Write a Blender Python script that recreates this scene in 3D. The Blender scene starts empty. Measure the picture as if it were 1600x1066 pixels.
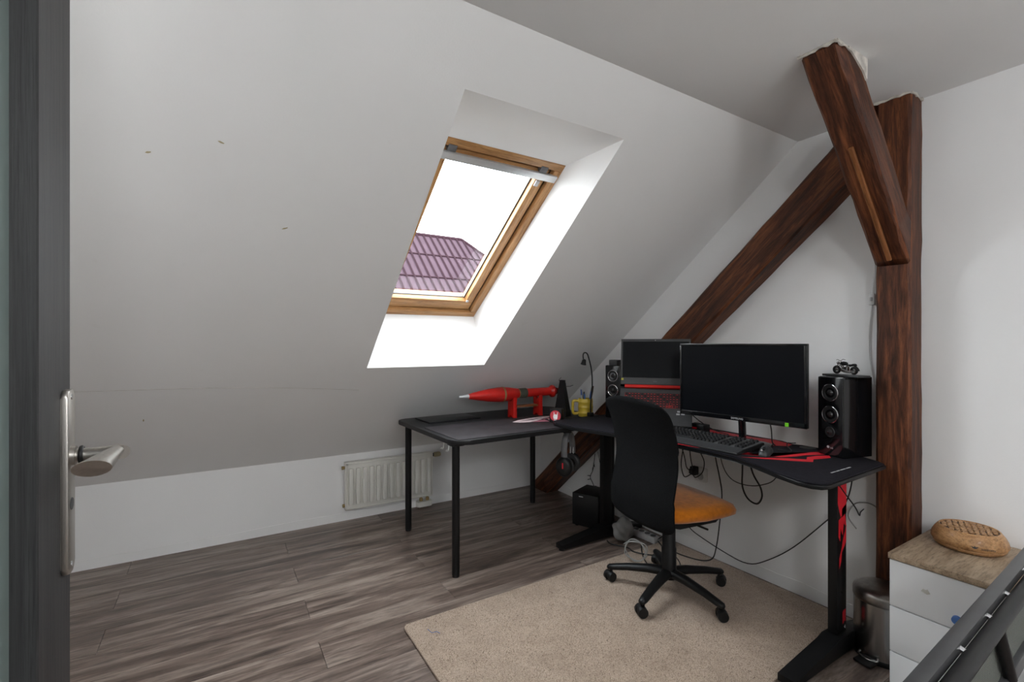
import bpy, bmesh, math, random
from mathutils import Vector, Matrix, Euler
random.seed(7)
PI = math.pi
sc = bpy.context.scene
COL = sc.collection

# ------------------------------------------------------------------ camera
cam_d = bpy.data.cameras.new('camera'); cam = bpy.data.objects.new('camera', cam_d); COL.objects.link(cam)
cam_d.sensor_width = 36.0; cam_d.lens = 742.0 / 1600 * 36; cam_d.clip_start = 0.02; cam_d.clip_end = 200
cam_d.shift_y = 3.0 / 1600
cam.location = (-2.417, -3.404, 1.23)
cam.rotation_euler = (PI / 2, 0, math.radians(58.1 - 90))
sc.camera = cam
# ------------------------------------------------------------------ view
sc.view_settings.view_transform = 'Standard'; sc.view_settings.look = 'None'
sc.view_settings.gamma = 1.0; sc.view_settings.use_curve_mapping = False
sc.view_settings.exposure = 0.8
# ------------------------------------------------------------------ overcast sky
world = bpy.data.worlds.new('overcast'); sc.world = world; world.use_nodes = True
wn = world.node_tree; wn.nodes.clear()
w_out = wn.nodes.new('ShaderNodeOutputWorld'); w_bg = wn.nodes.new('ShaderNodeBackground')
w_tc = wn.nodes.new('ShaderNodeTexCoord'); w_no = wn.nodes.new('ShaderNodeTexNoise'); w_cr = wn.nodes.new('ShaderNodeValToRGB')
w_no.inputs['Scale'].default_value = 3.0; w_no.inputs['Detail'].default_value = 4
w_cr.color_ramp.elements[0].position = .35; w_cr.color_ramp.elements[0].color = (.80, .86, .93, 1)
w_cr.color_ramp.elements[1].position = .65; w_cr.color_ramp.elements[1].color = (1, 1, 1, 1)
wn.links.new(w_tc.outputs['Generated'], w_no.inputs['Vector']); wn.links.new(w_no.outputs['Fac'], w_cr.inputs['Fac'])
wn.links.new(w_cr.outputs['Color'], w_bg.inputs['Color']); w_bg.inputs['Strength'].default_value = 12.4
wn.links.new(w_bg.outputs['Background'], w_out.inputs['Surface'])
# ------------------------------------------------------------------ large lights
def area(name, loc, rot, sx, sy, power, color=(1, 1, 1), portal=False):
    l = bpy.data.lights.new(name, 'AREA'); l.shape = 'RECTANGLE'; l.size = sx; l.size_y = sy
    l.energy = power; l.color = color; l.cycles.is_portal = portal
    o = bpy.data.objects.new(name, l); COL.objects.link(o); o.location = loc; o.rotation_euler = rot
    return o
FILL_GLOBES = [(-1.30, -4.15, 1.78, 17.0), (-3.75, -2.75, 1.72, 18.5), (-2.45, -4.30, 1.80, 23.0)]      # globes added as fill light, out of frame: x, y, z, strength
sc.cycles.max_bounces = 16; sc.cycles.diffuse_bounces = 10; sc.cycles.glossy_bounces = 6; sc.cycles.transparent_max_bounces = 12

# ------------------------------------------------------------------ materials
def nmat(name):
    m = bpy.data.materials.new(name); m.use_nodes = True
    nt = m.node_tree; p = nt.nodes['Principled BSDF']
    return m, nt, p
def N(nt, t, **kw):
    n = nt.nodes.new(t)
    for k, v in kw.items():
        if k in n.inputs: n.inputs[k].default_value = v
        else: setattr(n, k, v)
    return n
def ramp(nt, fac, stops):
    r = nt.nodes.new('ShaderNodeValToRGB'); e = r.color_ramp.elements
    while len(e) < len(stops): e.new(.5)
    for i, (p, c) in enumerate(stops):
        e[i].position = p; e[i].color = (*c, 1)
    nt.links.new(fac, r.inputs['Fac']); return r
def coords(nt, scale=(1, 1, 1), rnd=0):
    tc = nt.nodes.new('ShaderNodeTexCoord'); mp = nt.nodes.new('ShaderNodeMapping'); mp.inputs['Scale'].default_value = scale
    nt.links.new(tc.outputs['Object'], mp.inputs['Vector'])
    if rnd:
        oi = nt.nodes.new('ShaderNodeObjectInfo'); mu = nt.nodes.new('ShaderNodeMath'); mu.operation = 'MULTIPLY'; mu.inputs[1].default_value = rnd
        nt.links.new(oi.outputs['Random'], mu.inputs[0]); cx = nt.nodes.new('ShaderNodeCombineXYZ')
        for i in range(3): nt.links.new(mu.outputs[0], cx.inputs[i])
        nt.links.new(cx.outputs[0], mp.inputs['Location'])
    return mp.outputs['Vector']
def bump(nt, p, h, strength, dist=.002):
    b = nt.nodes.new('ShaderNodeBump'); b.inputs['Strength'].default_value = strength; b.inputs['Distance'].default_value = dist
    nt.links.new(h, b.inputs['Height']); nt.links.new(b.outputs['Normal'], p.inputs['Normal'])
def mix(nt, fac, a, b, mode='MIX'):
    m = nt.nodes.new('ShaderNodeMix'); m.data_type = 'RGBA'; m.blend_type = mode
    for s, v in ((m.inputs['Factor'], fac), (m.inputs['A'], a), (m.inputs['B'], b)):
        if hasattr(v, 'is_linked') or isinstance(v, bpy.types.NodeSocket): nt.links.new(v, s)
        elif isinstance(v, (int, float)): s.default_value = v
        else: s.default_value = (*v, 1)
    return m.outputs['Result']
MC = {}
def M(name, col=(.5, .5, .5), rough=.5, metal=0.0, var=.12, scale=30, bmp=0.0, spec=.5, coat=0, stretch=(1, 1, 1), sheen=0):
    """plain surface with a little procedural colour variation and fine relief"""
    if name in MC: return MC[name]
    m, nt, p = nmat(name)
    v = coords(nt, stretch)
    no = N(nt, 'ShaderNodeTexNoise', Scale=scale, Detail=4); nt.links.new(v, no.inputs['Vector'])
    lo = tuple(max(0, c * (1 - var)) for c in col); hi = tuple(min(1, c * (1 + var)) for c in col)
    r = ramp(nt, no.outputs['Fac'], [(.3, lo), (.7, hi)]); nt.links.new(r.outputs['Color'], p.inputs['Base Color'])
    p.inputs['Roughness'].default_value = rough; p.inputs['Metallic'].default_value = metal
    p.inputs['Specular IOR Level'].default_value = spec; p.inputs['Coat Weight'].default_value = coat
    p.inputs['Sheen Weight'].default_value = sheen
    if bmp: bump(nt, p, no.outputs['Fac'], bmp)
    MC[name] = m; return m
def plaster(name, col, stain=(.6, .58, .55), amt=.25):
    m, nt, p = nmat(name); v = coords(nt)
    a = N(nt, 'ShaderNodeTexNoise', Scale=1.3, Detail=5, Roughness=.6); b = N(nt, 'ShaderNodeTexNoise', Scale=160, Detail=3)
    c = N(nt, 'ShaderNodeTexNoise', Scale=14, Detail=3)
    for n in (a, b, c): nt.links.new(v, n.inputs['Vector'])
    r = ramp(nt, a.outputs['Fac'], [(.35, tuple(x * .97 for x in col)), (.7, col)])
    r2 = ramp(nt, c.outputs['Fac'], [(.70, (0, 0, 0)), (.80, (amt,) * 3)])
    nt.links.new(mix(nt, r2.outputs['Color'], r.outputs['Color'], stain), p.inputs['Base Color'])
    p.inputs['Roughness'].default_value = .75; p.inputs['Specular IOR Level'].default_value = .25
    ad = N(nt, 'ShaderNodeMath', operation='ADD'); nt.links.new(b.outputs['Fac'], ad.inputs[0]); nt.links.new(c.outputs['Fac'], ad.inputs[1])
    bump(nt, p, ad.outputs[0], .25, .0012)
    return m
def wood(name, dark, mid, light, rough=.5, scale=1.0, rnd=40, grain=(1.2, 14, 14), knots=True, coat=0, sp=.35, bm_=.35):
    """grain runs along the object's local X"""
    m, nt, p = nmat(name)
    v = coords(nt, tuple(g * scale for g in grain), rnd)
    d = N(nt, 'ShaderNodeTexNoise', Scale=1.0, Detail=3); nt.links.new(v, d.inputs['Vector'])
    vm = N(nt, 'ShaderNodeVectorMath', operation='MULTIPLY_ADD'); vm.inputs[1].default_value = (.9, .9, .9)
    nt.links.new(d.outputs['Color'], vm.inputs[0]); nt.links.new(v, vm.inputs[2])
    a = N(nt, 'ShaderNodeTexNoise', Scale=1.6, Detail=8, Roughness=.68, Distortion=.6); nt.links.new(vm.outputs[0], a.inputs['Vector'])
    r = ramp(nt, a.outputs['Fac'], [(.30, dark), (.48, mid), (.70, light)])
    colr = r.outputs['Color']
    f = N(nt, 'ShaderNodeTexNoise', Scale=9, Detail=4, Roughness=.7); nt.links.new(v, f.inputs['Vector'])
    rf = ramp(nt, f.outputs['Fac'], [(.36, (.45,) * 3), (.52, (1,) * 3)])
    colr = mix(nt, .75, colr, rf.outputs['Color'], 'MULTIPLY')
    if knots:
        v2 = coords(nt, (2.2, 7, 7), rnd); vo = N(nt, 'ShaderNodeTexVoronoi', Scale=1.0); nt.links.new(v2, vo.inputs['Vector'])
        rk = ramp(nt, vo.outputs['Distance'], [(.04, (.22,) * 3), (.16, (1,) * 3)])
        colr = mix(nt, .8, colr, rk.outputs['Color'], 'MULTIPLY')
    nt.links.new(colr, p.inputs['Base Color'])
    p.inputs['Roughness'].default_value = rough; p.inputs['Specular IOR Level'].default_value = sp; p.inputs['Coat Weight'].default_value = coat
    bump(nt, p, f.outputs['Fac'], bm_, .0015)
    return m
m_slope = plaster('paint_slope', (.84, .84, .835), (.55, .50, .42), .10)
m_wall = plaster('paint_wall', (.83, .83, .83), (.66, .63, .6), .12)
m_ceil = plaster('paint_ceiling', (.80, .80, .795), (.66, .64, .62), .08)
m_reveal = plaster('paint_reveal', (.88, .88, .88), (.8, .79, .77), .1)
m_plank = wood('laminate', (.038, .025, .020), (.17, .125, .103), (.42, .345, .295), .33, 1.0, 40, (.9, 10, 10), True, 0, .5, .12)
m_oldwood = wood('old_timber', (.010, .0035, .0022), (.078, .024, .010), (.24, .080, .030), .5, 1.2, 40, (1.5, 16, 16), True, .0, .3, .8)
m_batten = wood('batten_wood', (.12, .045, .014), (.24, .09, .03), (.34, .14, .05), .45)
m_pine = wood('window_pine', (.22, .095, .030), (.43, .215, .080), (.58, .33, .145), .45, 1.3, 40, (1.2, 22, 22), False, .2)
m_oak = wood('oak_top', (.22, .15, .095), (.40, .30, .205), (.52, .405, .29), .5, 1.0, 40, (2.0, 16, 16), False)
m_diffw = wood('diffuser_wood', (.25, .115, .042), (.44, .235, .10), (.58, .34, .165), .4, 1.6, 40, (2.5, 9, 16), False, .1)
m_doorw = wood('dark_door_wood', (.020, .020, .021), (.036, .036, .037), (.055, .055, .056), .5, 1.0, 40, (1.0, 55, 55), False, 0, .4, .25)
m_black = M('black_plastic', (.007, .007, .0075), .45, 0, .12, 30, 0, .35)
m_blackm = M('black_metal', (.006, .006, .0065), .42, 0, .1, 60, .05, .3)
m_gloss = M('black_gloss', (.006, .006, .007), .12, 0, .1, 20, 0, .5)
m_dgrey = M('dark_grey_plastic', (.035, .036, .038), .45)
m_grey = M('grey_plastic', (.12, .12, .125), .45)
m_lgrey = M('light_grey_plastic', (.45, .45, .46), .45)
m_screen = M('screen_glass', (.004, .0045, .006), .32, 0, .05, 5, 0, .13)
m_fabric = M('black_mesh_fabric', (.0080, .0082, .0088), .9, 0, .5, 400, .5, .06)
m_orange = M('orange_fabric', (.52, .155, .006), .85, 0, .16, 45, .35, .2, 0, (1, 1, 1), .3)
m_red = M('red_paint', (.50, .012, .008), .32, 0, .12, 18, .1)
m_redprint = M('red_print', (.62, .010, .022), .55, 0, .06)
m_white = M('white_lacquer', (.74, .75, .76), .35, 0, .02, 4)
m_whitep = M('white_plastic', (.72, .72, .71), .4, 0, .04)
m_rad = M('radiator_enamel', (.70, .69, .645), .4, 0, .05, 8)
m_metal = M('brushed_nickel', (.50, .475, .44), .36, 1.0, .08, 200, 0, .5, 0, (1, 1, .05))
m_steel = M('brushed_steel', (.42, .41, .40), .26, 1.0, .1, 120, .05, .5, 0, (1, 1, .02))
m_chrome = M('chrome', (.62, .62, .63), .15, 1.0, .05)
m_alu = M('aluminium', (.62, .63, .64), .42, .6, .04)
m_brass = M('old_brass', (.35, .25, .11), .45, .6)
m_yellow = M('yellow_glaze', (.58, .42, .045), .3, 0, .1, 20)
m_olive = M('olive_band', (.06, .065, .045), .6)
m_blue = M('blue_plastic', (.06, .16, .42), .5)
m_print = M('pale_print', (.62, .50, .52), .7, 0, .25, 40)
m_pink = M('pink_print', (.42, .14, .19), .7, 0, .25, 60)
m_mat = M('dark_mat', (.024, .020, .0225), .68, 0, .35, 12, .2, .3)
m_tabletop = M('table_top_black', (.011, .011, .012), .45, 0, .2, 25, 0, .35)
m_deskmat = M('desk_mat', (.012, .011, .015), .8, 0, .3, 60, .25, .15)
m_rubber = M('black_cable', (.010, .010, .010), .5)
m_gcable = M('grey_cable', (.32, .32, .31), .5)
m_logo = M('silver_logo', (.6, .6, .62), .35, .3)
m_red2 = M('sticker_red', (.55, .04, .06), .5)
m_stickw = M('sticker_white', (.85, .85, .85), .5)
m_green = M('sticker_green', (.16, .55, .01), .5)
m_cone = M('speaker_cone', (.03, .03, .031), .22, .2)
m_filler = M('loose_plaster', (.55, .52, .47), .9, 0, .35, 30, .8)
m_roof = M('purple_roof_sheet', (.032, .020, .026), .85, 0, .12, 2, 0, .04)
m_roofs = M('roof_seam', (.014, .0065, .009), .85, 0, .1, 30, 0, .04)
m_keys = M('key_black', (.012, .012, .013), .5, 0, .1, 30, 0, .35)
m_pen = M('pen_blue', (.03, .09, .3), .4)
m_bladew = wood('knife_handle', (.03, .012, .006), (.07, .03, .015), (.12, .06, .03), .5)

def glassmat(name, tint, rough=0.0):
    m = bpy.data.materials.new(name); m.use_nodes = True; nt = m.node_tree; nt.nodes.clear()
    o = N(nt, 'ShaderNodeOutputMaterial'); t = N(nt, 'ShaderNodeBsdfTransparent'); t.inputs['Color'].default_value = (*tint, 1)
    g = N(nt, 'ShaderNodeBsdfGlossy'); g.inputs['Roughness'].default_value = rough; lw_ = N(nt, 'ShaderNodeLayerWeight'); lw_.inputs['Blend'].default_value = .5
    pw_ = N(nt, 'ShaderNodeMath', operation='POWER'); pw_.inputs[1].default_value = 5; nt.links.new(lw_.outputs['Facing'], pw_.inputs[0])
    fr = N(nt, 'ShaderNodeMath', operation='MULTIPLY_ADD'); fr.inputs[1].default_value = .96; fr.inputs[2].default_value = .04; nt.links.new(pw_.outputs[0], fr.inputs[0])
    mx = N(nt, 'ShaderNodeMixShader'); nt.links.new(fr.outputs[0], mx.inputs[0]); nt.links.new(t.outputs[0], mx.inputs[1]); nt.links.new(g.outputs[0], mx.inputs[2])
    nt.links.new(mx.outputs[0], o.inputs['Surface']); return m
m_glass = glassmat('window_glass', (.93, .95, .95))
m_doorglass = M('frosted_door_glass', (.26, .33, .32), .25, 0, .08, 6)

def carpetmat():
    m, nt, p = nmat('beige_carpet'); v = coords(nt)
    a = N(nt, 'ShaderNodeTexNoise', Scale=260, Detail=3, Roughness=.7); b = N(nt, 'ShaderNodeTexNoise', Scale=9, Detail=5, Roughness=.7)
    c = N(nt, 'ShaderNodeTexNoise', Scale=120, Detail=2)
    for n in (a, b, c): nt.links.new(v, n.inputs['Vector'])
    r = ramp(nt, a.outputs['Fac'], [(.30, (.22, .15, .105)), (.50, (.50, .385, .295)), (.72, (.62, .50, .395))])
    r2 = ramp(nt, b.outputs['Fac'], [(.40, (1,) * 3), (.72, (.80, .77, .74))])
    cc = mix(nt, 1.0, r.outputs['Color'], r2.outputs['Color'], 'MULTIPLY')
    r3 = ramp(nt, c.outputs['Fac'], [(.69, (0,) * 3), (.74, (.85,) * 3)])
    nt.links.new(mix(nt, r3.outputs['Color'], cc, (.09, .06, .045)), p.inputs['Base Color'])
    p.inputs['Roughness'].default_value = .95; p.inputs['Specular IOR Level'].default_value = .1; p.inputs['Sheen Weight'].default_value = .25
    bump(nt, p, a.outputs['Fac'], .8, .006); return m
m_rug = carpetmat()
def meshmat():
    m, nt, p = nmat('woven_mesh'); v = coords(nt, (1, 1, 1))
    w = N(nt, 'ShaderNodeTexWave', Scale=85); w.bands_direction = 'Z'; nt.links.new(v, w.inputs['Vector'])
    w2 = N(nt, 'ShaderNodeTexWave', Scale=85); w2.bands_direction = 'X'; nt.links.new(v, w2.inputs['Vector'])
    mm = N(nt, 'ShaderNodeMath', operation='MULTIPLY'); nt.links.new(w.outputs['Fac'], mm.inputs[0]); nt.links.new(w2.outputs['Fac'], mm.inputs[1])
    r = ramp(nt, mm.outputs[0], [(.10, (.020, .024, .021)), (.5, (.34, .36, .32))])
    nt.links.new(r.outputs['Color'], p.inputs['Base Color']); p.inputs['Roughness'].default_value = .7
    bump(nt, p, mm.outputs[0], .6, .002); return m
m_woven = meshmat()

# ------------------------------------------------------------------ mesh helpers
class B:
    def __init__(s): s.bm = bmesh.new()
    def _x(s, geom, mtx):
        bmesh.ops.transform(s.bm, matrix=mtx, verts=geom)
    def box(s, x0, x1, y0, y1, z0, z1, bev=0.0, seg=2, mtx=None):
        r = bmesh.ops.create_cube(s.bm, size=1.0); vs = r['verts']
        m = Matrix.Translation(((x0 + x1) / 2, (y0 + y1) / 2, (z0 + z1) / 2)) @ Matrix.Diagonal((abs(x1 - x0), abs(y1 - y0), abs(z1 - z0), 1))
        s._x(vs, m)
        if bev:
            es = list({e for v in vs for e in v.link_edges})
            rb = bmesh.ops.bevel(s.bm, geom=es, offset=bev, segments=seg, profile=.5, affect='EDGES')
            vs = list({v for f in rb['faces'] for v in f.verts} | {v for v in vs if v.is_valid})
        if mtx is not None: s._x([v for v in vs if v.is_valid], mtx)
        return s
    def cyl(s, p0, p1, r0, r1=None, seg=16, caps=True):
        p0 = Vector(p0); p1 = Vector(p1); r1 = r0 if r1 is None else r1
        d = p1 - p0; q = d.to_track_quat('Z', 'Y').to_matrix().to_4x4()
        r = bmesh.ops.create_cone(s.bm, cap_ends=caps, segments=seg, radius1=r0, radius2=r1, depth=d.length)
        s._x(r['verts'], Matrix.Translation((p0 + p1) / 2) @ q); return s
    def tube(s, pts, r, seg=8, smooth=0, closed=False, flat=1.0):
        pts = [Vector(p) for p in pts]
        if smooth: pts = catmull(pts, smooth, closed)
        n = len(pts); rings = []; rs = r if isinstance(r, (list, tuple)) else [r] * n
        up = None
        for i, p in enumerate(pts):
            a = pts[(i - 1) % n] if (closed or i > 0) else p; b = pts[(i + 1) % n] if (closed or i < n - 1) else p
            t = (b - a).normalized()
            if up is None:
                up = Vector((0, 0, 1)) if abs(t.z) < .9 else Vector((1, 0, 0))
            sd = t.cross(up); sd = sd.normalized() if sd.length > 1e-6 else Vector((1, 0, 0)); up = sd.cross(t).normalized()
            rr = rs[min(i, len(rs) - 1)] if len(rs) == n else rs[min(len(rs) - 1, int(i / max(1, n - 1) * (len(rs) - 1) + .5))]
            rings.append([s.bm.verts.new(p + sd * (math.cos(k * 2 * PI / seg) * rr) + up * (math.sin(k * 2 * PI / seg) * rr * flat)) for k in range(seg)])
        for i in range(n if closed else n - 1):
            A = rings[i]; C = rings[(i + 1) % n]
            for k in range(seg): s.bm.faces.new((A[k], A[(k + 1) % seg], C[(k + 1) % seg], C[k]))
        if not closed:
            s.bm.faces.new(rings[0][::-1]); s.bm.faces.new(rings[-1])
        return s
    def lathe(s, prof, seg=28, mtx=None, sx=1.0, sy=1.0, cap=True):
        """prof: list of (radius, z)"""
        rings = []; allv = []
        for r, z in prof:
            ring = [s.bm.verts.new((max(r, 1e-4) * sx * math.cos(k * 2 * PI / seg), max(r, 1e-4) * sy * math.sin(k * 2 * PI / seg), z)) for k in range(seg)]
            rings.append(ring); allv += ring
        for i in range(len(rings) - 1):
            for k in range(seg): s.bm.faces.new((rings[i][k], rings[i][(k + 1) % seg], rings[i + 1][(k + 1) % seg], rings[i + 1][k]))
        if cap: s.bm.faces.new(rings[0][::-1]); s.bm.faces.new(rings[-1])
        if mtx is not None: s._x(allv, mtx)
        return s
    def prism(s, poly, z0, z1, bev=0.0, mtx=None, seg=2):
        n = len(poly)
        lo = [s.bm.verts.new((p[0], p[1], z0)) for p in poly]; hi = [s.bm.verts.new((p[0], p[1], z1)) for p in poly]
        f1 = s.bm.faces.new(lo[::-1]); f2 = s.bm.faces.new(hi)
        for i in range(n): s.bm.faces.new((lo[i], lo[(i + 1) % n], hi[(i + 1) % n], hi[i]))
        vs = lo + hi
        if bev:
            es = list(set(f1.edges) | set(f2.edges))
            rb = bmesh.ops.bevel(s.bm, geom=es, offset=bev, segments=seg, profile=.5, affect='EDGES')
            vs = list({v for f in rb['faces'] for v in f.verts} | {v for v in vs if v.is_valid})
        if mtx is not None: s._x([v for v in vs if v.is_valid], mtx)
        return s
    def hexa(s, v8):
        """8 corners: bottom 4 then top 4"""
        v = [s.bm.verts.new(p) for p in v8]
        for f in ((3, 2, 1, 0), (4, 5, 6, 7), (0, 1, 5, 4), (1, 2, 6, 5), (2, 3, 7, 6), (3, 0, 4, 7)): s.bm.faces.new([v[i] for i in f])
        return s
    def sphere(s, c, r, sub=3, scale=(1, 1, 1)):
        q = bmesh.ops.create_icosphere(s.bm, subdivisions=sub, radius=r)
        s._x(q['verts'], Matrix.Translation(c) @ Matrix.Diagonal((*scale, 1))); return s
    def torus(s, c, R, r, mtx=None, a=32, b=10):
        vs = []
        g = [[None] * b for _ in range(a)]
        for i in range(a):
            for j in range(b):
                t = i * 2 * PI / a; u = j * 2 * PI / b
                g[i][j] = s.bm.verts.new(((R + r * math.cos(u)) * math.cos(t), (R + r * math.cos(u)) * math.sin(t), r * math.sin(u))); vs.append(g[i][j])
        for i in range(a):
            for j in range(b): s.bm.faces.new((g[i][j], g[(i + 1) % a][j], g[(i + 1) % a][(j + 1) % b], g[i][(j + 1) % b]))
        s._x(vs, Matrix.Translation(c) @ (mtx if mtx is not None else Matrix.Identity(4))); return s
    def build(s, name, mat, parent=None, smooth=35, loc=None, rot=None):
        bmesh.ops.recalc_face_normals(s.bm, faces=s.bm.faces[:])
        me = bpy.data.meshes.new(name); s.bm.to_mesh(me); s.bm.free()
        if smooth:
            me.polygons.foreach_set('use_smooth', [True] * len(me.polygons)); me.set_sharp_from_angle(angle=math.radians(smooth))
        me.materials.append(mat)
        o = bpy.data.objects.new(name, me); COL.objects.link(o)
        if parent is not None: o.parent = parent
        if loc is not None: o.location = loc
        if rot is not None: o.rotation_euler = rot
        return o
def catmull(p, k, closed=False):
    out = []; n = len(p); rng = n if closed else n - 1
    for i in range(rng):
        g = lambda j: p[j % n] if closed else p[min(max(j, 0), n - 1)]
        a, b, c, d = g(i - 1), g(i), g(i + 1), g(i + 2)
        for t in range(k):
            u = t / k
            out.append(.5 * ((2 * b) + (c - a) * u + (2 * a - 5 * b + 4 * c - d) * u * u + (3 * b - a - 3 * c + d) * u ** 3))
    if not closed: out.append(p[-1])
    return out
def tag(o, label, cat, group=None, kind=None):
    o['label'] = label; o['category'] = cat
    if group: o['group'] = group
    if kind: o['kind'] = kind
    return o
def struct(o, label=None):
    o['kind'] = 'structure'
    if label: o['label'] = label
    return o
def thing(name, label, cat, loc=(0, 0, 0), rz=0, group=None):
    o = bpy.data.objects.new(name, None); COL.objects.link(o); o.location = loc; o.rotation_euler = (0, 0, rz); o.empty_display_size = .05
    return tag(o, label, cat, group)
def lettering(name, txt, size, mat, parent, mtx, ext=.0004):
    c = bpy.data.curves.new(name + '_curve', 'FONT'); c.body = txt; c.size = size; c.extrude = ext; c.align_x = 'CENTER'; c.align_y = 'CENTER'
    t = bpy.data.objects.new('tmp_text', c); COL.objects.link(t); bpy.context.view_layer.update()
    me = bpy.data.meshes.new_from_object(t.evaluated_get(bpy.context.evaluated_depsgraph_get()))
    bpy.data.objects.remove(t); bpy.data.curves.remove(c)
    me.materials.clear(); me.materials.append(mat)
    o = bpy.data.objects.new(name, me); COL.objects.link(o); o.parent = parent; o.matrix_local = mtx; return o
def basis(o, x, y, z):
    m = Matrix((Vector(x), Vector(y), Vector(z))).transposed().to_4x4(); m.translation = Vector(o); return m
def rounded(x0, x1, y0, y1, r, n=6):
    rs = r if isinstance(r, (list, tuple)) else [r] * 4
    out = []
    for (cx, cy, a0, rr) in ((x1 - rs[0], y1 - rs[0], 0, rs[0]), (x0 + rs[1], y1 - rs[1], 90, rs[1]), (x0 + rs[2], y0 + rs[2], 180, rs[2]), (x1 - rs[3], y0 + rs[3], 270, rs[3])):
        for k in range(n + 1):
            a = math.radians(a0 + 90 * k / n); out.append((cx + rr * math.cos(a), cy + rr * math.sin(a)))
    return out

# ================================================================== STRUCTURE
KH = .456; CEIL = 2.215; YS = -2.17; S = (CEIL - KH) / -YS; YB = -3.33; XL = -5.4
ca, sa = math.cos(math.atan(S)), math.sin(math.atan(S))
# floor with its planks
fl = struct(B().box(XL - .1, .1, -5.2, .1, -.06, -.009).build('floor', M('underlay', (.03, .025, .022), .9)), 'grey brown wood laminate floor')
PW = .19; PL = 1.38; pm = B().box(-PL / 2 + .0006, PL / 2 - .0006, -PW / 2 + .0006, PW / 2 - .0006, -.0085, 0, .0012, 1).build('plank', m_plank, fl)
first = True; y = .005
rows = 0
while y > -5.1:
    x = -1.44 if rows % 2 == 0 else -2.06
    x -= 3 * PL
    while x - 0 < .1:
        xa, xb = max(x, XL), min(x + PL, .0)
        if xb - xa > .02:
            if first: o = pm; first = False
            else: o = pm.copy(); COL.objects.link(o)
            o.parent = fl; o.location = ((xa + xb) / 2, y - PW / 2, 0); o.scale = ((xb - xa) / PL, 1, 1)
        x += PL
    y -= PW; rows += 1
struct(B().box(XL - .1, .1, 0, .1, -.06, KH + .05).build('wall_knee', m_wall), 'low white knee wall under the roof slope')
# gable wall on the right
poly = [(0.1, -.06), (.1, .45), (0, KH), (YS, CEIL), (YS, CEIL + .1), (-5.2, CEIL + .1), (-5.2, -.06)]
mg = Matrix(((0, 0, 1, 0), (1, 0, 0, 0), (0, 1, 0, 0), (0, 0, 0, 1)))
gpoly = [(.1, -.06), (.1, .50), (0, KH + .08), (YS, CEIL + .08), (YB - 1.9, CEIL + .08), (YB - 1.9, -.06)]
struct(B().prism(gpoly, 0, .12, 0, mg).build('wall_gable', m_wall), 'white gable wall behind the desk')
struct(B().prism(gpoly, -.12, 0, 0, mg).build('wall_left', m_wall, loc=(XL, 0, 0)), 'white wall at the far left end of the room')
struct(B().box(XL - .1, .1, -5.2, YS, CEIL, CEIL + .1).build('ceiling', m_ceil), 'flat white ceiling')
# partition the open door hangs on, and the wall behind the camera
struct(B().box(XL, -2.66, YB - .1, YB, 0, CEIL).build('wall_partition', m_wall), 'white partition wall the open door hangs on')
struct(B().box(XL - .1, .1, -5.3, -5.2, -.06, CEIL + .1).build('wall_back', m_wall), 'white wall behind the camera')

# roof slope: local x = world x, local y = up the slope, local z = outward normal
def slope_m(y0=0.0):
    return basis((0, 0, KH), (1, 0, 0), (0, -ca, sa), (0, sa, ca))
LS = -YS / ca
OP = (-1.72, -.992)                                   # skylight opening in x
V0, V1 = .785 / ca, 1.990 / ca                         # and along the slope
sb = B(); xs = [XL - .1, OP[0], OP[1], .1]
sb.box(xs[0], xs[3], -.08, V0, 0, .03); sb.box(xs[0], xs[3], V1, LS + .05, 0, .03)
for a, b in ((0, 1), (2, 3)): sb.box(xs[a], xs[b], V0, V1, 0, .03)
sl = sb.build('wall_sloped', m_slope, None, 0); sl.matrix_world = slope_m(); struct(sl, 'grey white sloping roof wall around the skylight')
# seam between plasterboards and small scuffs in the slope
def scuff(x, y, L, W, ang, m):
    v = -y / ca; mt = slope_m() @ Matrix.Translation((x, v, -.0006)) @ Matrix.Rotation(ang, 4, 'Z')
    q = B().prism([(-L, 0), (-L * .3, W), (L, W * .3), (L * .8, -W * .6), (-L * .2, -W)], -.0006, .0006).build('paint_chip', m, sl)
    q.matrix_parent_inverse = sl.matrix_world.inverted(); q.matrix_world = mt
m_chip = M('old_paint_chip', (.42, .36, .22), .8)
for (x, y, L, W, a) in ((-2.588, -1.649, .008, .003, .4), (-2.405, -1.709, .009, .003, -.3), (-2.203, -1.476, .011, .003, .5), (-2.719, -.489, .012, .003, 1.5)): scuff(x, y, L, W, a, m_chip)
sm = B().tube([(-3.3, .715 / ca, -.0005), (-2.923, .698 / ca, -.0005), (-2.5, .688 / ca, -.0005), (-2.246, .675 / ca, -.0005), (-1.95, .648 / ca, -.0005), (-1.723, .622 / ca, -.0005)], .0008, 6, 4).build('board_seam', M('seam_grey', (.50, .47, .44), .8), sl)
# thin plaster strip where the baseboards were
def strip(name, along, a, b, h, m, lab):
    rnd = random.Random(3); bm = B(); n = 26; pts = []
    for i in range(n + 1): pts.append((a + (b - a) * i / n, h + rnd.uniform(-.006, .006)))
    poly = [(p[0], p[1]) for p in pts] + [(b, 0), (a, 0)]
    mt = basis((0, 0, 0), (1, 0, 0), (0, 0, 1), (0, -1, 0)) if along == 'x' else basis((0, 0, 0), (0, 1, 0), (0, 0, 1), (-1, 0, 0))
    o = bm.prism(poly, 0, .0035, 0, mt).build(name, m, None, 0); struct(o, lab)
strip('baseboard_knee', 'x', XL, -.13, .052, m_wall, 'plaster strip along the foot of the knee wall')
strip('baseboard_gable', 'y', YB, -.36, .060, m_wall, 'plaster strip along the foot of the gable wall')

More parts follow.
